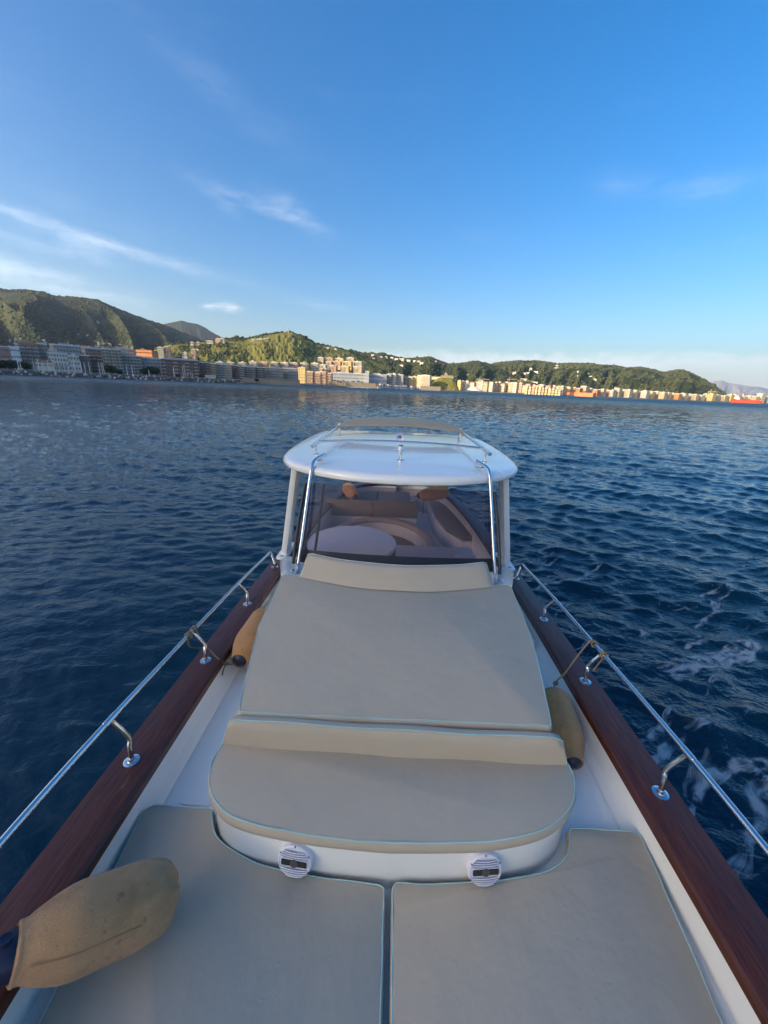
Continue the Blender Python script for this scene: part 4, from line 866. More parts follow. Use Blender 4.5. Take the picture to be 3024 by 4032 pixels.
build_hill('wooded_ridge', [(1230, 1420), (1300, 1398), (1380, 1378), (1400, 1384), (1443, 1393), (1475, 1390), (1506, 1391), (1540, 1402), (1593, 1412), (1641, 1412), (1670, 1408), (1694, 1406), (1728, 1421), (1766, 1433), (1810, 1432), (1844, 1427), (1887, 1421), (1911, 1431), (1960, 1450), (2050, 1484), (2150, 1512), (2260, 1555)], 2100, [(-12, 1050), (3, 1060), (25, 1290)], 2700, MH_R, rib=0.20, ribn=7.0, slant=0.3, seed=41, power=1.05, na=420, ns=80)
build_hill('mast_hill', [(430, 1470), (500, 1430), (560, 1402), (617, 1374), (670, 1356), (723, 1352), (771, 1352), (820, 1345), (888, 1335), (931, 1331), (970, 1334), (1028, 1320), (1086, 1311), (1115, 1307), (1153, 1307), (1182, 1319), (1211, 1334), (1245, 1350), (1274, 1360), (1303, 1362), (1340, 1372), (1399, 1392), (1470, 1420), (1540, 1445), (1620, 1480), (1700, 1530)], [(-34, 1250), (-15, 1500), (8, 1560)], [(-34, 760), (-15, 850), (0, 1000), (8, 1080)], [(-34, 1500), (8, 2000)], MH_M, rib=0.045, ribn=12.0, slant=0.2, seed=53, power=0.95, na=520, ns=90)
# the mountain that shades the boat and the old town, outside the frame to the left and behind
def shading_mountain():
    s = np.array([math.sin(SUN_AZ), math.cos(SUN_AZ)]); t = np.array([-s[1]*-1, s[0]*-1]); t = np.array([s[1], -s[0]])
    if t[1] < 0: t = -t
    tt = np.linspace(-800, 1750, 220); uu = np.linspace(-1, 1, 60)
    H = np.interp(tt, SHADE_T, SHADE_H)
    T, U = np.meshgrid(tt, uu, indexing='ij'); Hm = H[:, None]*np.ones((1, 60))
    sh = np.cos(U*math.pi/2)**1.3; Z = Hm*sh*(1+0.25*(fbm(T/260, U*2.5, 71, 4)-0.5)*(np.abs(U) > .12))+6*(fbm(T/60, U*9, 5, 3)-0.5)
    D = 1400+U*620; V = np.stack([t[0]*T+s[0]*D, t[1]*T+s[1]*D, np.where(sh < 0.02, -4, Z)], -1).reshape(-1, 3)
    tag(link('shading_mountain', np_mesh('shading_mountain', V, grid_quads(220, 60)[:, ::-1], MH_W)), kind='structure')
SHADE_T = [-700, -350, -170, -70, 0, 300, 520, 690, 730, 780, 900, 1100, 1400, 1750]
SHADE_H = [10, 120, 320, 472, 486, 515, 545, 540, 480, 410, 300, 200, 90, 10]
shading_mountain()

LEAF_D = simple('dark_foliage', (0.050, 0.066, 0.024), 0.85, var=0.45, scale=0.25)
LEAF_M = simple('olive_foliage', (0.070, 0.084, 0.028), 0.85, var=0.45, scale=0.12)
BARK = simple('bark', (0.10, 0.075, 0.05), 0.9, var=0.3)
_t = (1+5**.5)/2
ICO_V = np.array([(-1, _t, 0), (1, _t, 0), (-1, -_t, 0), (1, -_t, 0), (0, -1, _t), (0, 1, _t), (0, -1, -_t), (0, 1, -_t), (_t, 0, -1), (_t, 0, 1), (-_t, 0, -1), (-_t, 0, 1)])/math.sqrt(1+_t*_t)
ICO_F = np.array([(0, 11, 5), (0, 5, 1), (0, 1, 7), (0, 7, 10), (0, 10, 11), (1, 5, 9), (5, 11, 4), (11, 10, 2), (10, 7, 6), (7, 1, 8), (3, 9, 4), (3, 4, 2), (3, 2, 6), (3, 6, 8), (3, 8, 9), (4, 9, 5), (2, 4, 11), (6, 2, 10), (8, 6, 7), (9, 8, 1)])
def woods(name, label, hill, n, size, dens, seed, smin=0.02, smax=1.03, mat=None):
    h = HILLS[hill]; g = np.random.default_rng(seed)
    ad = g.uniform(h['a0']+0.3, h['a1']-0.3, n); sv = g.uniform(smin, smax, n)
    edge = g.random(n) < 0.10; sv = np.where(edge, g.uniform(0.97, 1.02, n), sv)
    keep = (fbm(ad*0.9, sv*5, seed, 4) > dens) | (edge & (fbm(ad*1.5, sv*0+2, seed+5, 3) > 0.45)); ad, sv = ad[keep], sv[keep]
    r = h['radius'](ad, sv); z = h['height'](ad, sv); ok = z > 3; ad, sv, r, z = ad[ok], sv[ok], r[ok], z[ok]; k = len(ad)
    sz = size*g.lognormal(0, 0.35, k)
    V = ICO_V[None]*(1+g.uniform(-0.35, 0.35, (k, 12, 1)))*sz[:, None, None]*np.array([1, 1, 0.85])
    V += np.stack([r*np.sin(np.radians(ad)), r*np.cos(np.radians(ad)), z+sz*0.35], -1)[:, None, :]
    F = (ICO_F[None]+12*np.arange(k)[:, None, None]).reshape(-1, 3)
    o = link(name, np_mesh(name, V.reshape(-1, 3), F, mat or LEAF_D, smooth=False)); tag(o, label, 'woodland', kind='stuff'); return o
woods('woodland', 'dark trees and scrub scattered over the grassy hill with the masts', 'mast_hill', 19000, 2.0, 0.605, 4)
woods('woodland', 'dense woods covering the nearer ridge right of the mast hill', 'wooded_ridge', 25000, 2.5, 0.42, 6)
woods('woodland', 'woods on the long wooded headland behind the far beach', 'wooded_headland', 25000, 2.8, 0.46, 8, mat=LEAF_M)
woods('woodland', 'scrub and trees on the big coastal mountain at the left', 'coastal_mountain', 30000, 3.0, 0.455, 10)

# ------------------------------------------------------------------ the town
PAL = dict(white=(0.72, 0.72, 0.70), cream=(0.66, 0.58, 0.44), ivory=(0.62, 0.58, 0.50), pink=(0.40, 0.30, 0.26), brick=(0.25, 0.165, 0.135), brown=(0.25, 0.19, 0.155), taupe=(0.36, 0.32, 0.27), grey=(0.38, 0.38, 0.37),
           greygreen=(0.27, 0.29, 0.26), orange=(0.72, 0.30, 0.13), ochre=(0.44, 0.30, 0.15), yellow=(0.72, 0.55, 0.25), peach=(0.68, 0.42, 0.27), sand=(0.60, 0.49, 0.33), stone=(0.33, 0.28, 0.21), red=(0.62, 0.055, 0.028), hotel=(0.50, 0.52, 0.54))  # hotel: white greyed and blued, its shade put into the colour
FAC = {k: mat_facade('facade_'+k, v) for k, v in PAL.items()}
WIN = simple('far_window_glass', (0.030, 0.034, 0.040), 0.25, var=0.4, scale=0.5)
WINL = simple('far_window_shutter', (0.11, 0.085, 0.065), 0.6, var=0.5, scale=0.5)
ROOFG = simple('grey_roof', (0.30, 0.31, 0.33), 0.8, var=0.2, scale=0.2)
ROOFT = simple('terracotta_roof', (0.28, 0.13, 0.075), 0.85, var=0.3, scale=0.3)
RAILM = simple('balcony_parapet', (0.45, 0.41, 0.36), 0.7, var=0.2, scale=0.3)
def building(label, x0, x1, ytop, dist, c, floors, cols, depth=14, base=1.5, turn=0.0, balc=(), roof='flat', each=True, win=(1.3, 1.6), group=None, ymid=None, cat='building', name='building', trim='white', setback=True, side_win=True, gap_band=False):
    """block whose front spans photo columns x0..x1 at its distance; windows and balconies are real pieces"""
    ym = ymid or (ytop+30)
    a0, a1 = bearing(x0, ym)[0], bearing(x1, ym)[0]; am = (a0+a1)/2; w = 2*dist*math.tan((a1-a0)/2)
    top = CAM[2]+dist*math.tan(bearing((x0+x1)/2, ytop)[1]); h = max(3.0, top-base)
    root = empty(name, (dist*math.sin(am), dist*math.cos(am), base), -am+turn); tag(root, label, cat, group)
    w2 = w/2; m = MB(); hw = h-0.9 if roof == 'flat' else h-2.6
    m.box(-w2, w2, 0, depth, -6, hw); m.build('wall', FAC[c], root, smooth=False)
    if roof == 'flat':
        m = MB(); m.box(-w2-0.35, w2+0.35, -0.35, depth+.35, hw, hw+0.35); m.box(-w2, w2, 0, 0.25, hw+0.35, h); m.box(-w2, w2, depth-.25, depth, hw+.35, h); m.box(-w2, -w2+.25, .25, depth-.25, hw+.35, h); m.box(w2-.25, w2, .25, depth-.25, hw+.35, h)
        m.build('parapet', FAC[trim], root, smooth=False)
        if setback and w > 8:
            r2 = random.Random(int(x0*7+ytop)); u0 = -w2*r2.uniform(0.2, 0.8); m = MB(); m.box(u0, u0+w*r2.uniform(0.2, 0.45), depth*.3, depth*.8, hw+.3, h+r2.uniform(1.2, 2.6)); m.build('roof_house', FAC[c], root, smooth=False); m = MB()
            for _ in range(3+int(w/6)):
                u = r2.uniform(-w2*.92, w2*.85); v = r2.uniform(.5, depth*.9); a_ = r2.uniform(.4, 1.6); m.box(u, u+a_, v, v+r2.uniform(.4, 1.6), h-.6, h+r2.uniform(.3, 1.5))
            for _ in range(1+int(w/9)): u = r2.uniform(-w2*.9, w2*.9); m.tube([(u, depth*.4, h-.5), (u, depth*.4, h+r2.uniform(2, 4.5))], .09, 3)
            m.build('roof_clutter', FAC['taupe'], root, smooth=False)
    else:
        m = MB(); e = 0.7
        m.add([(-w2-e, -e, hw), (w2+e, -e, hw), (w2+e, depth+e, hw), (-w2-e, depth+e, hw), (-w2*.8, depth*.35, h), (w2*.8, depth*.35, h), (w2*.8, depth*.65, h), (-w2*.8, depth*.65, h)],
              [(0, 1, 5, 4), (1, 2, 6, 5), (2, 3, 7, 6), (3, 0, 4, 7), (4, 5, 6, 7), (3, 2, 1, 0)])
        m.build('roof', ROOFG if roof == 'mansard' else ROOFT, root, smooth=False)
    if floors and cols:
        fh = hw/floors; cw = w/cols; ww, wh = min(win[0], cw*.62), min(win[1], fh*.62); spots = []
        for f in range(floors):
            for k_ in range(cols): spots.append((-w2+cw*(k_+.5), f*fh+fh*.52, f, k_))
        def pane(mm, x, z): mm.box(x-ww/2, x+ww/2, -0.10, 0.12, z-wh/2, z+wh/2)
        if each:
            me = MB(); pane(me, 0, 0); me = me.mesh('window', [WIN], False); me2 = MB(); pane(me2, 0, 0); me2 = me2.mesh('shutter_window', [WINL], False); r2 = random.Random(int(x0*3))
            for x, z, f, k_ in spots: link('window', me if r2.random() < .62 else me2, root, (x, 0, z))
        else:
            m = MB(); m2 = MB(); r2 = random.Random(int(x0*3))
            for x, z, f, k_ in spots:
                if r2.random() < .93: pane(m, x, z)
            if side_win:
                ns_ = max(1, int(depth/4))
                for sg in (-1, 1):
                    for f in range(floors):
                        for k_ in range(ns_):
                            y = depth*(k_+.5)/ns_; x = sg*w2; z = f*fh+fh*.52; m.box(min(x, x+sg*.1)-.02, max(x, x+sg*.1)+.02, y-.6, y+.6, z-wh/2, z+wh/2)
            tag(m.build('windows', WIN, root, smooth=False), kind='stuff')
        mesh_b = {}
        for (f0, f1, u0, u1) in balc:                         # balconies: storeys f0..f1 across fractions u0..u1
            key = (u0, u1)
            if key not in mesh_b:
                m = MB(); bw = (u1-u0)*w; m.box(-bw/2, bw/2, -1.5, 0.05, -0.12, 0.12); m.box(-bw/2, bw/2, -1.5, -1.38, 0.12, 1.0); m.box(-bw/2, -bw/2+.1, -1.38, 0.05, .12, 1.0); m.box(bw/2-.1, bw/2, -1.38, 0.05, .12, 1.0)
                mesh_b[key] = m.mesh('balcony', [RAILM], False)
            for f in range(f0, f1+1): link('balcony', mesh_b[key], root, (-w2+(u0+u1)/2*w, 0, f*fh+0.15))
    return root
G1 = 'old town waterfront buildings'
def every(a, b, n): return [(a+(b-a)*i/n+.15*(b-a)/n, a+(b-a)*(i+1)/n-.15*(b-a)/n) for i in range(n)]
building('pinkish low block with white top storey at the far left edge', -60, 52, 1361, 640, 'pink', 4, 9, trim='white', win=(1.2, 1.5), group=G1, ymid=1410, balc=[(1, 2, .0, .45), (1, 2, .5, .95)])
building('white narrow four-storey wing with green-dark windows beside the pinkish block', 47, 84, 1364, 628, 'white', 4, 4, win=(1.1, 1.7), group=G1, ymid=1410)
building('tall red-brown and white apartment block with dark overhanging roof, far left', 80, 158, 1347, 648, 'pink', 8, 7, win=(1.2, 1.5), roof='hip', group=G1, ymid=1395, balc=[(1, 7, .04, .27), (1, 7, .37, .60), (1, 7, .68, .93)])
building('narrow grey-beige block right of the red-brown tower at far left', 155, 192, 1353, 655, 'taupe', 8, 3, win=(1.5, 1.2), group=G1, ymid=1395)
building('taupe upper block standing behind the pale ornate waterfront palace', 214, 322, 1358, 720, 'grey', 8, 9, group=G1, ymid=1390, balc=[(4, 7, .05, .45), (4, 7, .55, .95)])
building('cream terrace-roofed house squeezed behind the palace left end', 190, 226, 1376, 690, 'cream', 6, 3, group=G1, ymid=1400)
building('pale ornate waterfront palace with rows of tall windows', 192, 270, 1388, 636, 'ivory', 5, 7, win=(1.2, 1.9), group=G1, ymid=1420, balc=[(2, 2, .1, .9)])
building('pale right wing of the ornate palace with tall dark windows', 268, 314, 1399, 632, 'ivory', 4, 4, win=(1.3, 2.0), group=G1, ymid=1425)
building('low cream house with brown tiled roof in front of the palace', 138, 208, 1417, 606, 'cream', 2, 6, roof='hip', group=G1, ymid=1435, depth=10)
building('plain brown six-storey block beside the dark-roofed tower', 312, 358, 1398, 640, 'brown', 6, 4, win=(1.0, 1.3), group=G1, ymid=1425)
building('dark-roofed tower block with white balcony bands, mid left', 338, 408, 1367, 655, 'brown', 8, 6, group=G1, ymid=1400, roof='mansard', balc=[(0, 3, .3, 1.0), (5, 6, .1, .5), (5, 6, .55, .95)])
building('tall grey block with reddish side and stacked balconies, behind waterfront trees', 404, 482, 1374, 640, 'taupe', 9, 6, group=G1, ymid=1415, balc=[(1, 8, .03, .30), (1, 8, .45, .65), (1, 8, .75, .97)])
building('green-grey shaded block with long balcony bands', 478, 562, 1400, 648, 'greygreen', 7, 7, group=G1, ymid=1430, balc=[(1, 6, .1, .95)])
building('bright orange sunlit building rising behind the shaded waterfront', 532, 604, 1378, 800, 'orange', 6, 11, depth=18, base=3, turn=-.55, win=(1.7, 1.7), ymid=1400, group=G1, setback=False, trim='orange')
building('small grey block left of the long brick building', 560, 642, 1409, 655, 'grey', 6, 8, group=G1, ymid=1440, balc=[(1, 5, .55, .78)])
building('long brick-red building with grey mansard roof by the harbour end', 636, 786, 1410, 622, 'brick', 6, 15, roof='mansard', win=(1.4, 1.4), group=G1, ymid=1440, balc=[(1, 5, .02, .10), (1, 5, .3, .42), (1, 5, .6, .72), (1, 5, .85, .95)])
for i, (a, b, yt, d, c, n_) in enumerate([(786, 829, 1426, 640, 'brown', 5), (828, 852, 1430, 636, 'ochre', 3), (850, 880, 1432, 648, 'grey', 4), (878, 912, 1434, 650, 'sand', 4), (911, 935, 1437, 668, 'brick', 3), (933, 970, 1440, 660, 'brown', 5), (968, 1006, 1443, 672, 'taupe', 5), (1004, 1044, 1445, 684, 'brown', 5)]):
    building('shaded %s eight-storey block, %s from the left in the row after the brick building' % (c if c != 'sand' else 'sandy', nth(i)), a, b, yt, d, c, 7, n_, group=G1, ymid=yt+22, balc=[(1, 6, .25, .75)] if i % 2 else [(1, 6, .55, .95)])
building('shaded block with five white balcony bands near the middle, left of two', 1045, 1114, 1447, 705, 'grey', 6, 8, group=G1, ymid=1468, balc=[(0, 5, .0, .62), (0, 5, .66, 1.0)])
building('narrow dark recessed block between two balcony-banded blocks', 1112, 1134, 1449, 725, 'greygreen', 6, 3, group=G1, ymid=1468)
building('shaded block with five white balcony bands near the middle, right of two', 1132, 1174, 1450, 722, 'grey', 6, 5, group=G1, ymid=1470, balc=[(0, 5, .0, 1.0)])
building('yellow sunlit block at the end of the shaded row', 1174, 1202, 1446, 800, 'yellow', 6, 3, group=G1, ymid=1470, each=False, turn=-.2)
for i in range(20):
    x = 60+i*26+rng.uniform(-6, 6); yt = 1352+rng.uniform(-4, 10)+i*0.9; d = 830+rng.uniform(0, 90); c = ('ivory', 'cream', 'taupe', 'grey', 'pink')[i % 5]; w_ = rng.uniform(18, 30)
    building('small %s block climbing the slope behind the old town, %s from the left' % (c, nth(i)), x, x+w_, yt, d, c, 7, 4, base=4, group='blocks behind the old town', each=False, ymid=yt+15, roof='hip' if i % 4 == 2 else 'flat', balc=[(5, 6, .1, .9)] if i % 2 else [])
# pale blocks on the slope behind the old town
G2 = 'blocks behind the waterfront'
for i, (a, b, yt, yb) in enumerate([(617, 644, 1367, 1405), (645, 666, 1363, 1392), (716, 736, 1388, 1404), (752, 768, 1389, 1403), (749, 762, 1346, 1356), (772, 786, 1348, 1354), (812, 838, 1341, 1351), (847, 868, 1334, 1347), (864, 883, 1332, 1344), (752, 770, 1376, 1390)]):
    r0 = 980 if yb > 1380 else 1280
    b_ = CAM[2]+r0*math.tan(bearing((a+b)/2, yb)[1])
    building('sunlit %s block among trees above the old town, %s from the left' % (('cream', 'peach')[i % 2], nth(i)), a, b, yt, r0, ('cream', 'peach')[i % 2], 5 if yb-yt > 20 else 2, 4, base=b_, group=G2, each=False, ymid=yt+8, turn=-0.25)
for i, a in enumerate([990, 1010, 1018, 1030, 1038, 1052]):
    yb = 1342-abs(i-2)*.5; b_ = CAM[2]+1360*math.tan(bearing(a, yb)[1])
    building('small white building on the hill crest left of the masts, %s from the left' % nth(i), a, a+(9 if i % 2 else 14), yb-(7+2*(i % 3)), 1360, 'white', 1, 3, depth=9, base=b_-2, group='crest buildings', each=False, ymid=yb-4, setback=False)
row = [849, 892, 938, 982, 1023, 1065, 1105, 1142, 1181, 1224]
for i, a in enumerate(row):
    yt = 1421+i*0.9+(4 if i < 3 else 0); b_ = CAM[2]+850*math.tan(bearing(a+14, yt+16)[1])
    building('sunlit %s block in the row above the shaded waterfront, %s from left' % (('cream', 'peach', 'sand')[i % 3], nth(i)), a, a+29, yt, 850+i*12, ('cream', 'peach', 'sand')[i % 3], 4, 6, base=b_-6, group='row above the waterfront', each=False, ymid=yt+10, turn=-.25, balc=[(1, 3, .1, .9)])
# terraces of sunlit apartments at the foot of the hill
ter = [(0, 80, 70), (95, 85, 88), (208, 90, 100), (340, 85, 95), (95, 128, 70), (182, 125, 92), (305, 130, 98), (430, 130, 96), (10, 167, 88), (140, 180, 82), (275, 185, 95), (420, 190, 106), (0, 212, 62), (70, 222, 68)]
for i, (a, yt, w_) in enumerate(ter):
    xa = 1250+a*.3315; y0 = 1380+yt*.3315; lvl = 0 if yt < 100 else 1 if yt < 140 else 2 if yt < 200 else 3; d = 1150-lvl*55
    nm = ('top', 'second', 'third', 'lowest')[lvl]; idx = [j for j in range(len(ter)) if (0 if ter[j][1] < 100 else 1 if ter[j][1] < 140 else 2 if ter[j][1] < 200 else 3) == lvl].index(i)
    b_ = CAM[2]+d*math.tan(bearing(xa+w_*.16, y0+19)[1])
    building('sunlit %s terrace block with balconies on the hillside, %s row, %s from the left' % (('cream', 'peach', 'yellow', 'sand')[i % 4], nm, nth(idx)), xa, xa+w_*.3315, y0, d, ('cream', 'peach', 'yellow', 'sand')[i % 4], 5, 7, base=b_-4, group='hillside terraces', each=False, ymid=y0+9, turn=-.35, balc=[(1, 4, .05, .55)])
for i, (a, b, yt) in enumerate([(1203, 1232, 1462), (1228, 1262, 1467), (1255, 1284, 1462), (1280, 1305, 1469)]):
    building('peach sunlit block left of the white hotel at the waterfront, %s from left' % nth(i), a, b, yt, 860, 'peach', 5, 7, group='foot of the terraces', each=False, ymid=yt+15, turn=-.2, balc=[(1, 4, .1, .9)])
# the white hotel
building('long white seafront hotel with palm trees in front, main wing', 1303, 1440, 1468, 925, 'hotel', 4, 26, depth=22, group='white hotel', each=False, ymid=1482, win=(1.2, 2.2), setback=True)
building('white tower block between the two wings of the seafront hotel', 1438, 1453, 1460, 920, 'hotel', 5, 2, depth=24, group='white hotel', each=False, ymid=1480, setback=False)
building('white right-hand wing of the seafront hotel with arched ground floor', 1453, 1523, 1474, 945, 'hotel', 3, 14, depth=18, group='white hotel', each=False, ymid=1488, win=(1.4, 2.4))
for i, (a, b, yt, c) in enumerate([(1521, 1540, 1472, 'grey'), (1538, 1558, 1471, 'cream'), (1557, 1588, 1475, 'grey'), (1586, 1604, 1484, 'taupe'), (1602, 1624, 1484, 'sand'), (1622, 1643, 1482, 'yellow')]):
    building('%s block between the white hotel and the balcony apartment house, %s from the left' % (c if c != 'sand' else 'sandy', nth(i)), a, b, yt, 960+i*8, c, 6, 4, group='blocks right of the hotel', each=False, ymid=yt+12, turn=-.3)
building('sunlit apartment house with stacked balconies left of the castle', 1641, 1694, 1477, 985, 'cream', 7, 8, group='blocks right of the hotel', each=False, ymid=1492, turn=-.3, balc=[(1, 6, .3, 1.0)])
# castle ruin on its rock
p = far_point(1758, 1512, 1040); cz = CAM[2]+1040*math.tan(bearing(1758, 1488)[1])
ca = empty('castle', (p.x, p.y, cz), -math.atan2(p.x, p.y)-.2); tag(ca, 'ruined stone castle on a rock above the shore', 'castle')
m = MB(); m.box(-16, 16, 0, 14, -6, 5.5)
for k_ in range(9): m.box(-16+k_*3.6, -14.4+k_*3.6, -.1, 1.2, 5.5, 6.6)
m.build('wall', FAC['stone'], ca, smooth=False); m = MB(); m.box(-8, 0, 2, 10, 5, 10.5); m.box(-6.2, -3, 3, 8, 10.5, 13.2); m.build('tower', FAC['stone'], ca, smooth=False); m = MB(); m.box(-46, -16, 1, 4, -5, 2.2); m.build('curtain_wall', FAC['sand'], ca, smooth=False)
def mound(name, x0, x1, ytop, dist, mat, label, seed, wd=26, cat='rock'):
    a0, a1 = bearing(x0, ytop)[0], bearing(x1, ytop)[0]; am = (a0+a1)/2; w = dist*(a1-a0); h = CAM[2]+dist*math.tan(bearing((x0+x1)/2, ytop)[1])
    u = np.linspace(-1, 1, 40); v = np.linspace(-1, 1, 24); U, Vv = np.meshgrid(u, v); Z = np.clip(1-np.abs(U)**3, 0, 1)*np.clip(1-np.abs(Vv)**2.5, 0, 1)*h*(0.8+.4*fbm(U*4+seed, Vv*3, seed))-.5
    V = np.stack([U*w/2, Vv*wd, Z], -1).reshape(-1, 3); o = link(name, np_mesh(name, V, grid_quads(24, 40), mat), loc=(dist*math.sin(am), dist*math.cos(am), 0), rot=(0, 0, -am)); tag(o, label, cat); return o
mound('castle_rock', 1690, 1815, 1488, 1035, MH_M, 'grassy rock mound carrying the ruined castle', 5)
# mid-right low sunlit town
pal2 = ['cream', 'yellow', 'sand', 'peach', 'cream', 'ivory', 'orange', 'sand']
xs = 1800; i = 0; r3 = random.Random(4)
while xs < 2205:
    w_ = r3.uniform(12, 24); c = pal2[r3.randrange(len(pal2))]; yt = 1497+(xs-1800)*0.058+r3.uniform(-4, 4)
    building('low sunlit %s building in the town right of the castle, %s from the left' % (c if c != 'sand' else 'sandy', nth(i)), xs, xs+w_, yt, 1120+r3.uniform(0, 60), c, 4, 4, group='low town right of the castle', each=False, ymid=yt+12, turn=-.45, roof='flat' if r3.random() < .7 else 'hip'); xs += w_*0.97; i += 1
for i in range(11):
    xs = 2068+i*13; building('pale front-row house by the water right of the tent, %s from the left' % nth(i), xs, xs+r3.uniform(9, 12), 1520+i*1.5+r3.uniform(-3, 2), 1095, ('yellow', 'cream', 'peach')[i % 3], 2, 3, group='front houses right of the tent', each=False, ymid=1530, turn=-.45, depth=10, setback=False)
# long beach front at the right
xs = 2200; i = 0
while xs < 3060:
    w_ = r3.uniform(14, 25); c = pal2[r3.randrange(len(pal2))]; x4 = (xs-2200)/.4967
    yt = 1380+.4967*float(np.interp(x4, [0, 160, 300, 450, 640, 820, 1050, 1300, 1500, 1660], [292, 290, 306, 310, 320, 330, 345, 356, 360, 368]))+r3.uniform(-4.5, 4.5)
    if 2862 < xs < 2884 or 2965 < xs < 2995: yt -= 7
    azd = math.degrees(bearing(xs, yt+15)[0])
    building('sunlit %s block on the long far beach front, %s from its left end' % (c if c != 'sand' else 'sandy', nth(i)), xs, xs+w_*1.1, yt, float(shore(azd))+45+(i % 3)*18+r3.uniform(0, 10), c, 6, 5, group='far beach front', each=False, ymid=yt+14, turn=-.55, balc=[(1, 5, .1, .6)] if r3.random() < .6 else []); xs += w_; i += 1
for i, (x, yt, w_) in enumerate([(2418, 1522, 7), (2922, 1546, 6)]):
    az, _ = bearing(x, yt+12); d = float(shore(math.degrees(az)))+110
    building('slender pale bell tower over the far beach front, %s' % ('left one of two' if i == 0 else 'right one of two by the ship'), x, x+w_, yt, d, 'ivory', 5, 1, depth=6, group='bell towers', each=False, ymid=yt+12, cat='tower', name='bell_tower', roof='hip', side_win=False)
# scattered houses on the slopes
def house_on(hill, label, lst, group, c='white', cat='house'):
    h = HILLS[hill]
    for i, (x, y, w_, hh) in enumerate(lst):
        az, el = bearing(x, y); ad = math.degrees(az); best = None
        for s in np.linspace(0.03, 1.0, 140):
            e = math.atan2(float(h['height'](np.array([ad]), np.array([s]))[0])-CAM[2], float(h['radius'](np.array([ad]), np.array([s]))[0]))
            if best is None or abs(e-el) < best[0]: best = (abs(e-el), s)
        r = float(h['radius'](np.array([ad]), np.array([best[1]]))[0])-8; z = float(h['height'](np.array([ad]), np.array([best[1]]))[0])
        building(label % nth(i), x-w_/2, x+w_/2, y-hh, r, c if i % 3 else 'cream', 2, max(2, int(w_/4)), depth=9, base=z-2, group=group, each=False, ymid=y-hh/2, cat=cat, name='house', roof='hip' if i % 4 == 1 else 'flat', setback=False, turn=-.3, side_win=False)
hl = [(1467, 1402, 12, 7), (1470, 1413, 9, 6), (1500, 1409, 9, 6), (1520, 1410, 10, 6), (1542, 1413, 12, 7), (1560, 1417, 14, 8), (1581, 1420, 20, 9), (1608, 1424, 14, 8), (1632, 1426, 11, 7), (1648, 1427, 14, 9), (1660, 1433, 14, 7), (1712, 1426, 14, 5), (1580, 1442, 14, 6), (1516, 1440, 8, 5), (1722, 1461, 5, 5), (1842, 1480, 9, 5)]
house_on('wooded_ridge', 'small pale villa on the wooded ridge above the hotel, %s in reading order', hl, 'villas on the wooded ridge')
hr = [(2025, 1472, 14, 7), (2062, 1475, 18, 9), (2078, 1474, 14, 8), (2090, 1455, 10, 6), (2110, 1468, 18, 7), (2192, 1442, 12, 6), (2190, 1453, 16, 6), (2062, 1498, 26, 7), (2105, 1510, 24, 7), (2248, 1446, 7, 4), (2275, 1466, 7, 5), (2275, 1482, 6, 4), (2315, 1473, 10, 4), (2328, 1482, 14, 4), (2342, 1495, 13, 4), (2375, 1490, 8, 3), (2390, 1488, 7, 3)]
house_on('wooded_headland', 'tiny pale house on the headland slope above the far beach, %s in reading order', hr, 'houses on the headland')
hm = [(60, 1338, 12, 6), (80, 1335, 9, 8), (40, 1341, 11, 5), (170, 1341, 10, 5), (176, 1350, 8, 4), (232, 1352, 9, 5), (262, 1350, 10, 5), (309, 1317, 10, 4), (345, 1321, 12, 4), (372, 1344, 9, 4), (390, 1352, 14, 5), (410, 1355, 11, 5), (430, 1357, 12, 5), (470, 1358, 14, 5), (384, 1272, 8, 8), (500, 1368, 16, 6), (520, 1372, 14, 6), (440, 1370, 14, 5), (200, 1360, 10, 5), (330, 1368, 12, 5)]
house_on('coastal_mountain', 'tiny house on the lower mountain slope behind the old town, %s in reading order', hm, 'houses under the mountain')
he = [(1290, 1373, 9, 6), (1320, 1376, 11, 7), (775, 1379, 14, 5)]
house_on('mast_hill', 'small pale house near the right shoulder of the mast hill, %s in reading order', he, 'houses on the mast hill')
# bare earth cuts on the slopes are part of the hill cover; radio masts on the crest
MAST = simple('mast_steel', (0.45, 0.42, 0.40), 0.6)
def radio_mast(x, ytop, ybot, dist, label, wdt=1.6):
    p = far_point(x, ybot, dist); h = CAM[2]+dist*math.tan(bearing(x, ytop)[1])-p.z; o = empty('radio_mast', p, 0); tag(o, label, 'mast', 'radio masts')
    m = MB(); 
    for sx, sy in ((-1, -1), (1, -1), (1, 1), (-1, 1)): m.tube([(sx*wdt, sy*wdt, -4), (sx*wdt*.25, sy*wdt*.25, h)], 0.28, 4)
    n = 8
    for k_ in range(n):
        a, b = h*k_/n, h*(k_+1)/n; wa, wb = wdt*(1-.75*k_/n), wdt*(1-.75*(k_+1)/n); m.tube([(-wa, -wa, a), (wb, -wb, b)], .16, 3); m.tube([(wa, -wa, a), (-wb, -wb, b)], .16, 3)
    m.build('lattice', MAST, o, smooth=False)
    m = MB()
    for k_ in range(4): m.lathe([(.9, 0), (1.0, .5), (.3, .8)], 10, (wdt*.6*(-1)**k_, -wdt*.6, h*(.45+.13*k_)), (0, -1, 0))
    m.build('dish_antennas', FAC['white'], o)
for i, (x, yt, yb, w_) in enumerate([(1119, 1281, 1330, 1.8), (1136, 1291, 1330, 1.8), (1128, 1308, 1332, 1.4), (1148, 1308, 1332, 1.4), (1166, 1322, 1338, 1.2)]):
    radio_mast(x, yt, yb, 1475, 'lattice radio mast on the hill crest, %s' % ('tallest one at the left', 'second tallest, right of the tallest', 'short one between the two tall masts', 'short one right of the two tall masts', 'lowest one, farthest right')[i], w_)
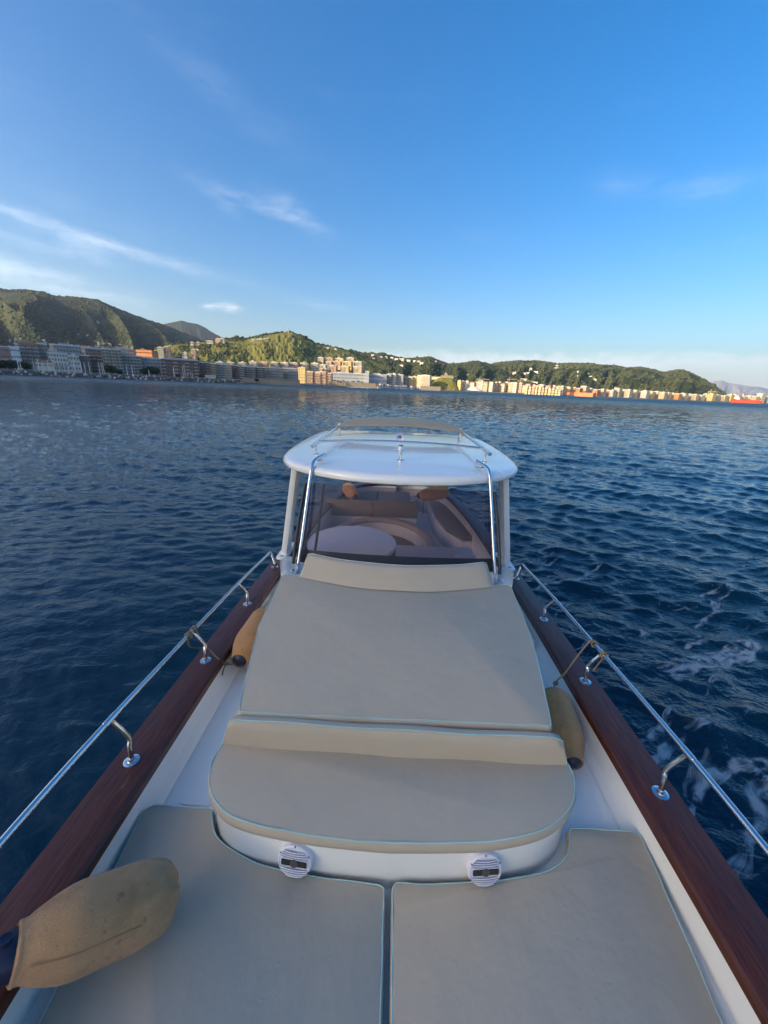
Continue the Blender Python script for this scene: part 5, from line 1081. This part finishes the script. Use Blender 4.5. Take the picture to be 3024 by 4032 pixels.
for i, (x, y, w_) in enumerate([(1096, 1328, 10), (1140, 1330, 14), (1150, 1318, 10)]):
    p = far_point(x, y, 1470); building('white equipment hut among the radio masts, %s from the left' % nth(i), x-w_/2, x+w_/2, y-6, 1472, 'white', 1, 2, depth=6, base=p.z-2, group='equipment huts', each=False, ymid=y-3, setback=False, cat='hut', name='equipment_hut', side_win=False)
# tower cranes
def crane(x, ytop, ybot, dist, jl, jr, label):
    p = far_point(x, ybot, dist); h = CAM[2]+dist*math.tan(bearing(x, ytop)[1])-p.z; o = empty('tower_crane', p, -math.atan2(p.x, p.y)); tag(o, label, 'crane', 'tower cranes')
    MB().tube([(0, 0, -3), (0, 0, h)], 0.6, 4).build('tower', FAC['yellow'], o, smooth=False); MB().tube([(-jl, 0, h-1.5), (jr, 0, h-1.5)], 0.5, 4).build('jib', FAC['yellow'], o, smooth=False)
    m = MB(); m.tube([(0, 0, h-1), (0, 0, h+4)], .4, 4); m.tube([(0, 0, h+4), (jr*.7, 0, h-1)], .15, 3); m.tube([(0, 0, h+4), (-jl*.8, 0, h-1)], .15, 3); m.build('apex', FAC['yellow'], o, smooth=False); MB().box(-jl, -jl+3, -.8, .8, h-4, h-1.8).build('counterweight', FAC['grey'], o, smooth=False)
crane(1886, 1491, 1515, 1150, 8, 26, 'tower crane right of the castle, leftmost of three'); crane(2003, 1491, 1515, 1170, 6, 20, 'tower crane above the low town, middle of three'); crane(2046, 1497, 1520, 1180, 7, 36, 'tower crane with the longest jib, above the low town'); crane(2792, 1540, 1565, 1420, 6, 16, 'lone tower crane above the far beach front')
# white tent pavilion with two masts
p = far_point(1865, 1531, 1060); o = empty('tent_pavilion', (p.x, p.y, 1.6), -math.atan2(p.x, p.y)); tag(o, 'big white tent pavilion with two leaning masts at the shore', 'tent')
m = MB(); nn = 24; vs = []
for r_, z in ((1.0, 2.0), (.82, 5.2), (.6, 7.4), (.36, 9.6), (.12, 11.6), (0.01, 12.2)): vs += [(r_*21*math.cos(t), r_*13*math.sin(t), z+.5*math.cos(6*t)*r_) for t in np.linspace(0, 2*math.pi, nn, endpoint=False)]
m.add(vs, [(i*nn+j, i*nn+(j+1) % nn, (i+1)*nn+(j+1) % nn, (i+1)*nn+j) for i in range(5) for j in range(nn)]); m.build('canopy', FAC['white'], o)
for sg in (-1, 1): MB().tube([(sg*19, 2, 0), (sg*20.5, 2, 19)], .5, 6).build('mast', FAC['white'], o)
for k_ in range(12): MB().tube([(20.6*math.cos(k_*.5236), 12.7*math.sin(k_*.5236), 0), (20.6*math.cos(k_*.5236), 12.7*math.sin(k_*.5236), 2.3)], .2, 5).build('pole', FAC['grey'], o)
# white beach huts and small craft drawn up between hotel and castle
r4 = random.Random(9)
for i in range(17):
    x = 1482+i*10.2; y = 1517+i*.75
    az, _ = bearing(x, y); d = float(shore(math.degrees(az)))+6
    building('small white beach hut at the water, %s from the left' % nth(i), x, x+r4.uniform(6, 10), y-r4.uniform(4, 8), d, 'white', 1, 2, depth=5, base=.8, group='beach huts', each=False, ymid=y-3, setback=False, cat='hut', name='beach_hut', roof='hip' if i % 3 == 0 else 'flat', side_win=False)
# harbour walls
def quay(x0, x1, ytop, label, c, off=2.0, depth=8):
    az, _ = bearing((x0+x1)/2, ytop+10); building(label, x0, x1, ytop, float(shore(math.degrees(az)))-off, c, 0, 0, depth=depth, base=-1, group='quays', ymid=ytop+8, cat='wall', name='sea_wall', setback=False, trim=c)
quay(700, 960, 1488, 'dark sea wall below the shaded brown blocks', 'stone'); quay(955, 1180, 1491, 'dark sea wall below the balcony-banded blocks', 'stone'); quay(1295, 1480, 1506, 'brown sea wall in front of the white hotel', 'stone', 6); quay(1655, 1735, 1521, 'stone quay below the castle', 'stone', 20)
quay(808, 850, 1476, 'low pale promenade kiosk on the sea wall', 'ivory', 10, 6)

# ------------------------------------------------------------------ breakwater, harbour craft, shore trees, ships
STONE = simple('breakwater_stone', (0.115, 0.10, 0.085), 0.9, var=0.55, scale=0.35)
STONEL = simple('pale_breakwater_stone', (0.52, 0.47, 0.40), 0.9, var=0.35, scale=0.4)
bwa = np.radians(np.linspace(-51, -21.2, 90)); bwr = np.interp(np.degrees(bwa), [-51, -46, -36, -26, -21], [505, 512, 530, 556, 574])
bw = empty('breakwater', (bwr[45]*math.sin(bwa[45]), bwr[45]*math.cos(bwa[45]), 0)); tag(bw, 'long rock breakwater with a flat walkway in front of the old town', 'breakwater'); B0 = np.array(bw.location)
vs = []; 
for a, r in zip(bwa, bwr):
    for (dr, z) in ((-7, -1.5), (0, 3.3), (1, 4.2), (6, 4.2), (6.2, 4.9), (7, 4.9), (7.2, 1), (9, -1.5)): vs.append(np.array([(r+dr)*math.sin(a), (r+dr)*math.cos(a), z])-B0)
MB().add(vs, [tuple(map(int, f)) for f in grid_quads(90, 8)]).build('walkway', FAC['stone'], bw, smooth=False)
def rock_mesh(seed):
    g = np.random.default_rng(seed); V = ICO_V*(1+g.uniform(-.3, .3, (12, 1)))*np.array([1.25, 1, .8]); return V
rmesh = []
for k_ in range(8): rmesh.append(np_mesh('rock', rock_mesh(k_), ICO_F, STONE if k_ % 4 else STONEL, smooth=False))
stuffV, stuffF = [], []; cnt = 0
spots = []
for rowi in range(5):
    for k_ in range(135):
        t = (k_+.5*(rowi % 2)+r4.uniform(-.3, .3))/135; a = D2R(-51+29.8*t); r = float(np.interp(math.degrees(a), [-51, -46, -36, -26, -21], [505, 512, 530, 556, 574])); dr = -8+rowi*1.9+r4.uniform(-.5, .5); spots.append((a, r+dr, -.4+rowi*.95+r4.uniform(-.3, .3), rowi))
r4.shuffle(spots); spots.sort(key=lambda q: 0 if math.degrees(q[0]) > -46.5 and q[3] >= 1 else 1)
for k_, (a, r, z, rowi) in enumerate(spots):
    s = r4.uniform(1.0, 1.75); p = np.array([r*math.sin(a), r*math.cos(a), z])-B0
    if k_ < 300: link('rock', rmesh[r4.randrange(8)], bw, tuple(p), (r4.uniform(0, 6), r4.uniform(0, 6), r4.uniform(0, 6)), (s, s, s))
    else: stuffF.append(ICO_F+12*len(stuffV)); stuffV.append(rock_mesh(k_)*s+p)
tag(link('rubble', np_mesh('rubble', np.concatenate(stuffV), np.concatenate(stuffF), STONE, smooth=False), bw), kind='stuff')

HULLW = simple('yacht_white', (0.68, 0.68, 0.67), 0.4, var=0.08); ALU = simple('mast_alloy', (0.80, 0.79, 0.76), 0.4, var=0.08)
def hull_mesh(L, Bm, H):
    m = MB(); vs = []; n = 14
    for i in range(n):
        t = i/(n-1); b = Bm/2*math.sin(math.pi*min(1, (0.12+t*.88))**.8)*(1-.15*t) if i < n-1 else .05; b = Bm/2*max(0, 1-((t-.42)/.58)**2)**.6 if t > .42 else Bm/2*(.72+.28*t/.42); b = max(.04, b)
        x = -L/2+L*t; z = H*(1+.18*t*t)
        vs += [(x, -b, z), (x, -b*.86, 0.1), (x, 0, -.5), (x, b*.86, .1), (x, b, z)]
    fs = [(i*5+j, (i+1)*5+j, (i+1)*5+j+1, i*5+j+1) for i in range(n-1) for j in range(4)]+[(i*5, i*5+4, (i+1)*5+4, (i+1)*5) for i in range(n-1)]+[(0, 1, 2, 3, 4), tuple((n-1)*5+j for j in range(4, -1, -1))]
    return m.add(vs, fs)
yh = hull_mesh(9.5, 3.0, 1.2).mesh('hull', [HULLW]); yc = MB().prism(fillet([(-2, -.9), (2.4, -.6), (2.4, .6), (-2, .9)], .3), 1.1, 1.75).mesh('cabin', [HULLW])
masts = [(265*.2411, 360), (525*.2411, 400), (605*.2411, 385), (760*.2411, 400), (850*.2411, 400), (940*.2411, 370), (1035*.2411, 440), (1100*.2411, 460), (1185*.2411, 390), (1300*.2411, 420), (1370*.2411, 440), (1440*.2411, 440), (1600*.2411, 440), (1640*.2411, 440),
         (400+15*.2411, 460), (400+395*.2411, 470), (400+490*.2411, 490), (400+765*.2411, 555), (400+1170*.2411, 515), (400+1320*.2411, 500), (400+1338*.2411, 480), (400+1405*.2411, 610), (400+1450*.2411, 590), (400+1480*.2411, 620), (320*.2411, 440), (680*.2411, 430)]
for i, (x, yz) in enumerate(sorted(masts)):
    yt = 1320+.2411*yz; d = 560+r4.uniform(-6, 22) if x < 700 else 590; az, el = bearing(x, yt); top = CAM[2]+d*math.tan(el); root = empty('sailing_yacht', (d*math.sin(az), d*math.cos(az), 0), r4.uniform(0, 6.28)); tag(root, 'moored yacht behind the breakwater, %s bare mast from the left' % nth(i), 'sailboat', 'moored yachts')
    link('hull', yh, root); link('cabin', yc, root); hm_ = max(6, top)
    MB().tube([(0.3, 0, 1), (0.3, 0, hm_)], [.30, .22], 6).build('mast', ALU, root); MB().tube([(.2, 0, 2.4), (-3.6, 0, 2.4)], .14, 6).build('boom', ALU, root)
    m = MB()
    for q in ((4.6, 0, 1.3), (-4.6, 0, 1.2), (.2, -1.4, 1.2), (.2, 1.4, 1.2)): m.tube([(0.3, 0, hm_*.97), q], .025, 3)
    m.build('rigging', ALU, root, smooth=False)
def leafy_tree(x, ytop, dist, base, rad, label, seed, group, mat=LEAF_D):
    az, el = bearing(x, ytop); top = CAM[2]+dist*math.tan(el); h = max(3.5, top-base); g = np.random.default_rng(seed); root = empty('shore_tree', (dist*math.sin(az), dist*math.cos(az), base)); tag(root, label, 'tree', group)
    m = MB(); m.tube([(0, 0, -1), (.1, 0, h*.35), (.2, .1, h*.6)], [.38, .28, .16], 6)
    for k_ in range(4): a = k_*1.6; m.tube([(.1, 0, h*.35), (rad*.5*math.cos(a), rad*.5*math.sin(a), h*.62)], [.2, .08], 5)
    m.build('trunk', BARK, root)
    n = 420; u = g.normal(0, 1, (n, 3)); u /= np.linalg.norm(u, axis=1)[:, None]; rr_ = (0.55+.45*g.random(n))*(0.8+.35*np.sin(u[:, 0]*4+seed)*np.cos(u[:, 2]*5)); C = u*rr_[:, None]*np.array([rad, rad, h*.36])+np.array([0, 0, h*.64])
    e1 = g.normal(0, 1, (n, 3)); e1 /= np.linalg.norm(e1, axis=1)[:, None]; e2 = np.cross(e1, g.normal(0, 1, (n, 3))); e2 /= np.linalg.norm(e2, axis=1)[:, None]; s = g.uniform(.35, .8, (n, 1))
    V = np.stack([C-e1*s, C+e2*s, C+e1*s, C-e2*s], 1).reshape(-1, 3); link('crown', np_mesh('crown', V, np.arange(4*n).reshape(-1, 4), mat, smooth=False), root); return root
tr = [(-6, 1417), (12, 1414), (28, 1415), (42, 1413), (56, 1417), (88, 1420), (100, 1422), (418, 1428), (430, 1434), (443, 1441), (562, 1444), (575, 1440), (590, 1437), (606, 1440), (616, 1444), (470, 1452), (700, 1474), (735, 1478), (755, 1476), (790, 1474), (845, 1480), (1010, 1489), (1075, 1490)]
for i, (x, yt) in enumerate(tr):
    az, _ = bearing(x, yt); d = float(shore(math.degrees(az)))+(8 if x < 640 else 3); leafy_tree(x, yt, d, 1.6, 5.5 if yt < 1450 else 3.5, 'dark round tree on the old town waterfront, %s from the left' % nth(i), 100+i, 'waterfront trees')
PALM = simple('palm_fronds', (0.045, 0.060, 0.022), 0.8, var=0.4)
def palm(x, dist, h, label, seed):
    az, _ = bearing(x, 1500); root = empty('palm_tree', (dist*math.sin(az), dist*math.cos(az), 1.8)); tag(root, label, 'palm tree', 'palms by the hotel'); g = random.Random(seed)
    MB().tube([(0, 0, -1), (.2, 0, h*.5), (.1, .1, h)], [.42, .3, .28], 6).build('trunk', BARK, root); m = MB()
    for k_ in range(16):
        a = k_*.3927*2.05+g.random()*.3; up = g.uniform(-.2, .9); P_ = [Vector((0, 0, h))+Vector((math.cos(a)*t*3.4, math.sin(a)*t*3.4, up*t*2.6-2.6*t*t)) for t in (0, .35, .7, 1.0)]; sd = Vector((-math.sin(a), math.cos(a), 0)); vs = []
        for p_, w_ in zip(P_, (.15, .5, .45, .05)): vs += [p_-sd*w_+Vector((0, 0, -.18)), p_, p_+sd*w_+Vector((0, 0, -.18))]
        m.add(vs, [(i*3+j, i*3+j+1, i*3+j+4, i*3+j+3) for i in range(3) for j in range(2)])
    m.build('fronds', PALM, root, smooth=False)
px_ = [1306, 1316, 1330, 1342, 1352, 1368, 1390, 1411, 1425, 1462, 1474, 1483, 1492, 1503, 1512]
for i, x in enumerate(px_):
    az, _ = bearing(x, 1500); palm(x, float(shore(math.degrees(az)))+14+r4.uniform(0, 6), r4.uniform(7, 11), 'palm tree on the promenade in front of the white hotel, %s from the left' % nth(i), i)
# red ship and orange shed
REDH = simple('ship_red', (0.62, 0.06, 0.03), 0.5, var=0.15, scale=0.1)
d = 1330; a0, a1 = bearing(2872, 1588)[0], bearing(2998, 1590)[0]; am = (a0+a1)/2; L = d*(a1-a0)
ship = empty('cargo_ship', (d*math.sin(am), d*math.cos(am), 0), -am); tag(ship, 'red-hulled ship lying off the right end of the far beach', 'ship')
m = MB(); vs = []; pr = [(-.5, 10.5, .10), (-.47, 10, .55), (-.35, 9, 1), (-.1, 6.6, 1), (.1, 6.3, 1), (.35, 6.3, 1), (.48, 7, .8), (.5, 7.3, .6)]
for t, z, b in pr: vs += [(t*L, -7*b, z), (t*L*(.97), -6.4*b, 0.3), (t*L*.96, 0, -2), (t*L*.97, 6.4*b, .3), (t*L, 7*b, z)]
m.add(vs, [(i*5+j, (i+1)*5+j, (i+1)*5+j+1, i*5+j+1) for i in range(7) for j in range(4)]+[(i*5, i*5+4, (i+1)*5+4, (i+1)*5) for i in range(7)]+[(0, 1, 2, 3, 4), (39, 38, 37, 36, 35)]); m.build('hull', REDH, ship, smooth=False)
m = MB(); m.box(-.40*L, -.22*L, -5, 5, 8, 13); m.box(-.38*L, -.27*L, -4.5, 4.5, 13, 17); m.build('superstructure', FAC['white'], ship, smooth=False); MB().tube([(-.3*L, 0, 17), (-.3*L, 0, 24)], .5, 6).build('mast', FAC['orange'], ship)
MB().lathe([(2, 0), (1.8, 5)], 10, (-.24*L, 0, 13)).build('funnel', REDH, ship); MB().box(-.1*L, .42*L, -5, 5, 6.2, 7.8).build('deck_cargo', FAC['red'], ship, smooth=False); MB().tube([(.2*L, 0, 7), (.2*L, 0, 15), (.05*L, 0, 17)], .5, 5).build('deck_crane', FAC['orange'], ship)
az, _ = bearing(2268, 1552); building('long low orange waterfront structure at the left end of the far beach', 2196, 2342, 1545, float(shore(math.degrees(az)))+4, 'orange', 2, 20, depth=16, base=0.6, each=False, ymid=1552, setback=False, trim='orange', turn=-.45, cat='building', name='waterfront_shed')
FOAM = simple('white_foam', (0.85, 0.88, 0.9), 0.8)
p = far_point(1415, 1521, 700); m = MB(); vs = [(17*math.cos(t)*(1+.25*math.sin(3*t)), 5*math.sin(t)*(1+.3*math.cos(5*t)), .35+.25*math.sin(7*t)) for t in np.linspace(0, 6.283, 40, endpoint=False)]+[(0, 0, .8)]
m.add(vs, [(i, (i+1) % 40, 40) for i in range(40)]); tag(m.build('wash', FOAM, loc=(p.x, p.y, 0)), 'bright white foam streak on the water off the white hotel', 'foam', kind='stuff')

# ------------------------------------------------------------------ the air
def haze():
    m, g = new_mat('sea_haze'); v = g.node('ShaderNodeVolumePrincipled', {'Color': (0.80, 0.88, 1.0, 1), 'Density': HAZE, 'Anisotropy': 0.35})
    out = g.node('ShaderNodeOutputMaterial'); g.l.new(v.outputs[0], out.inputs['Volume'])
    o = MB().box(-9800, 9800, -9800, 9800, -8.0, 1150).build('haze', m, smooth=False); tag(o, 'thin pale blue haze over the whole bay', 'haze', kind='stuff')
HAZE = 4.6e-5
haze()
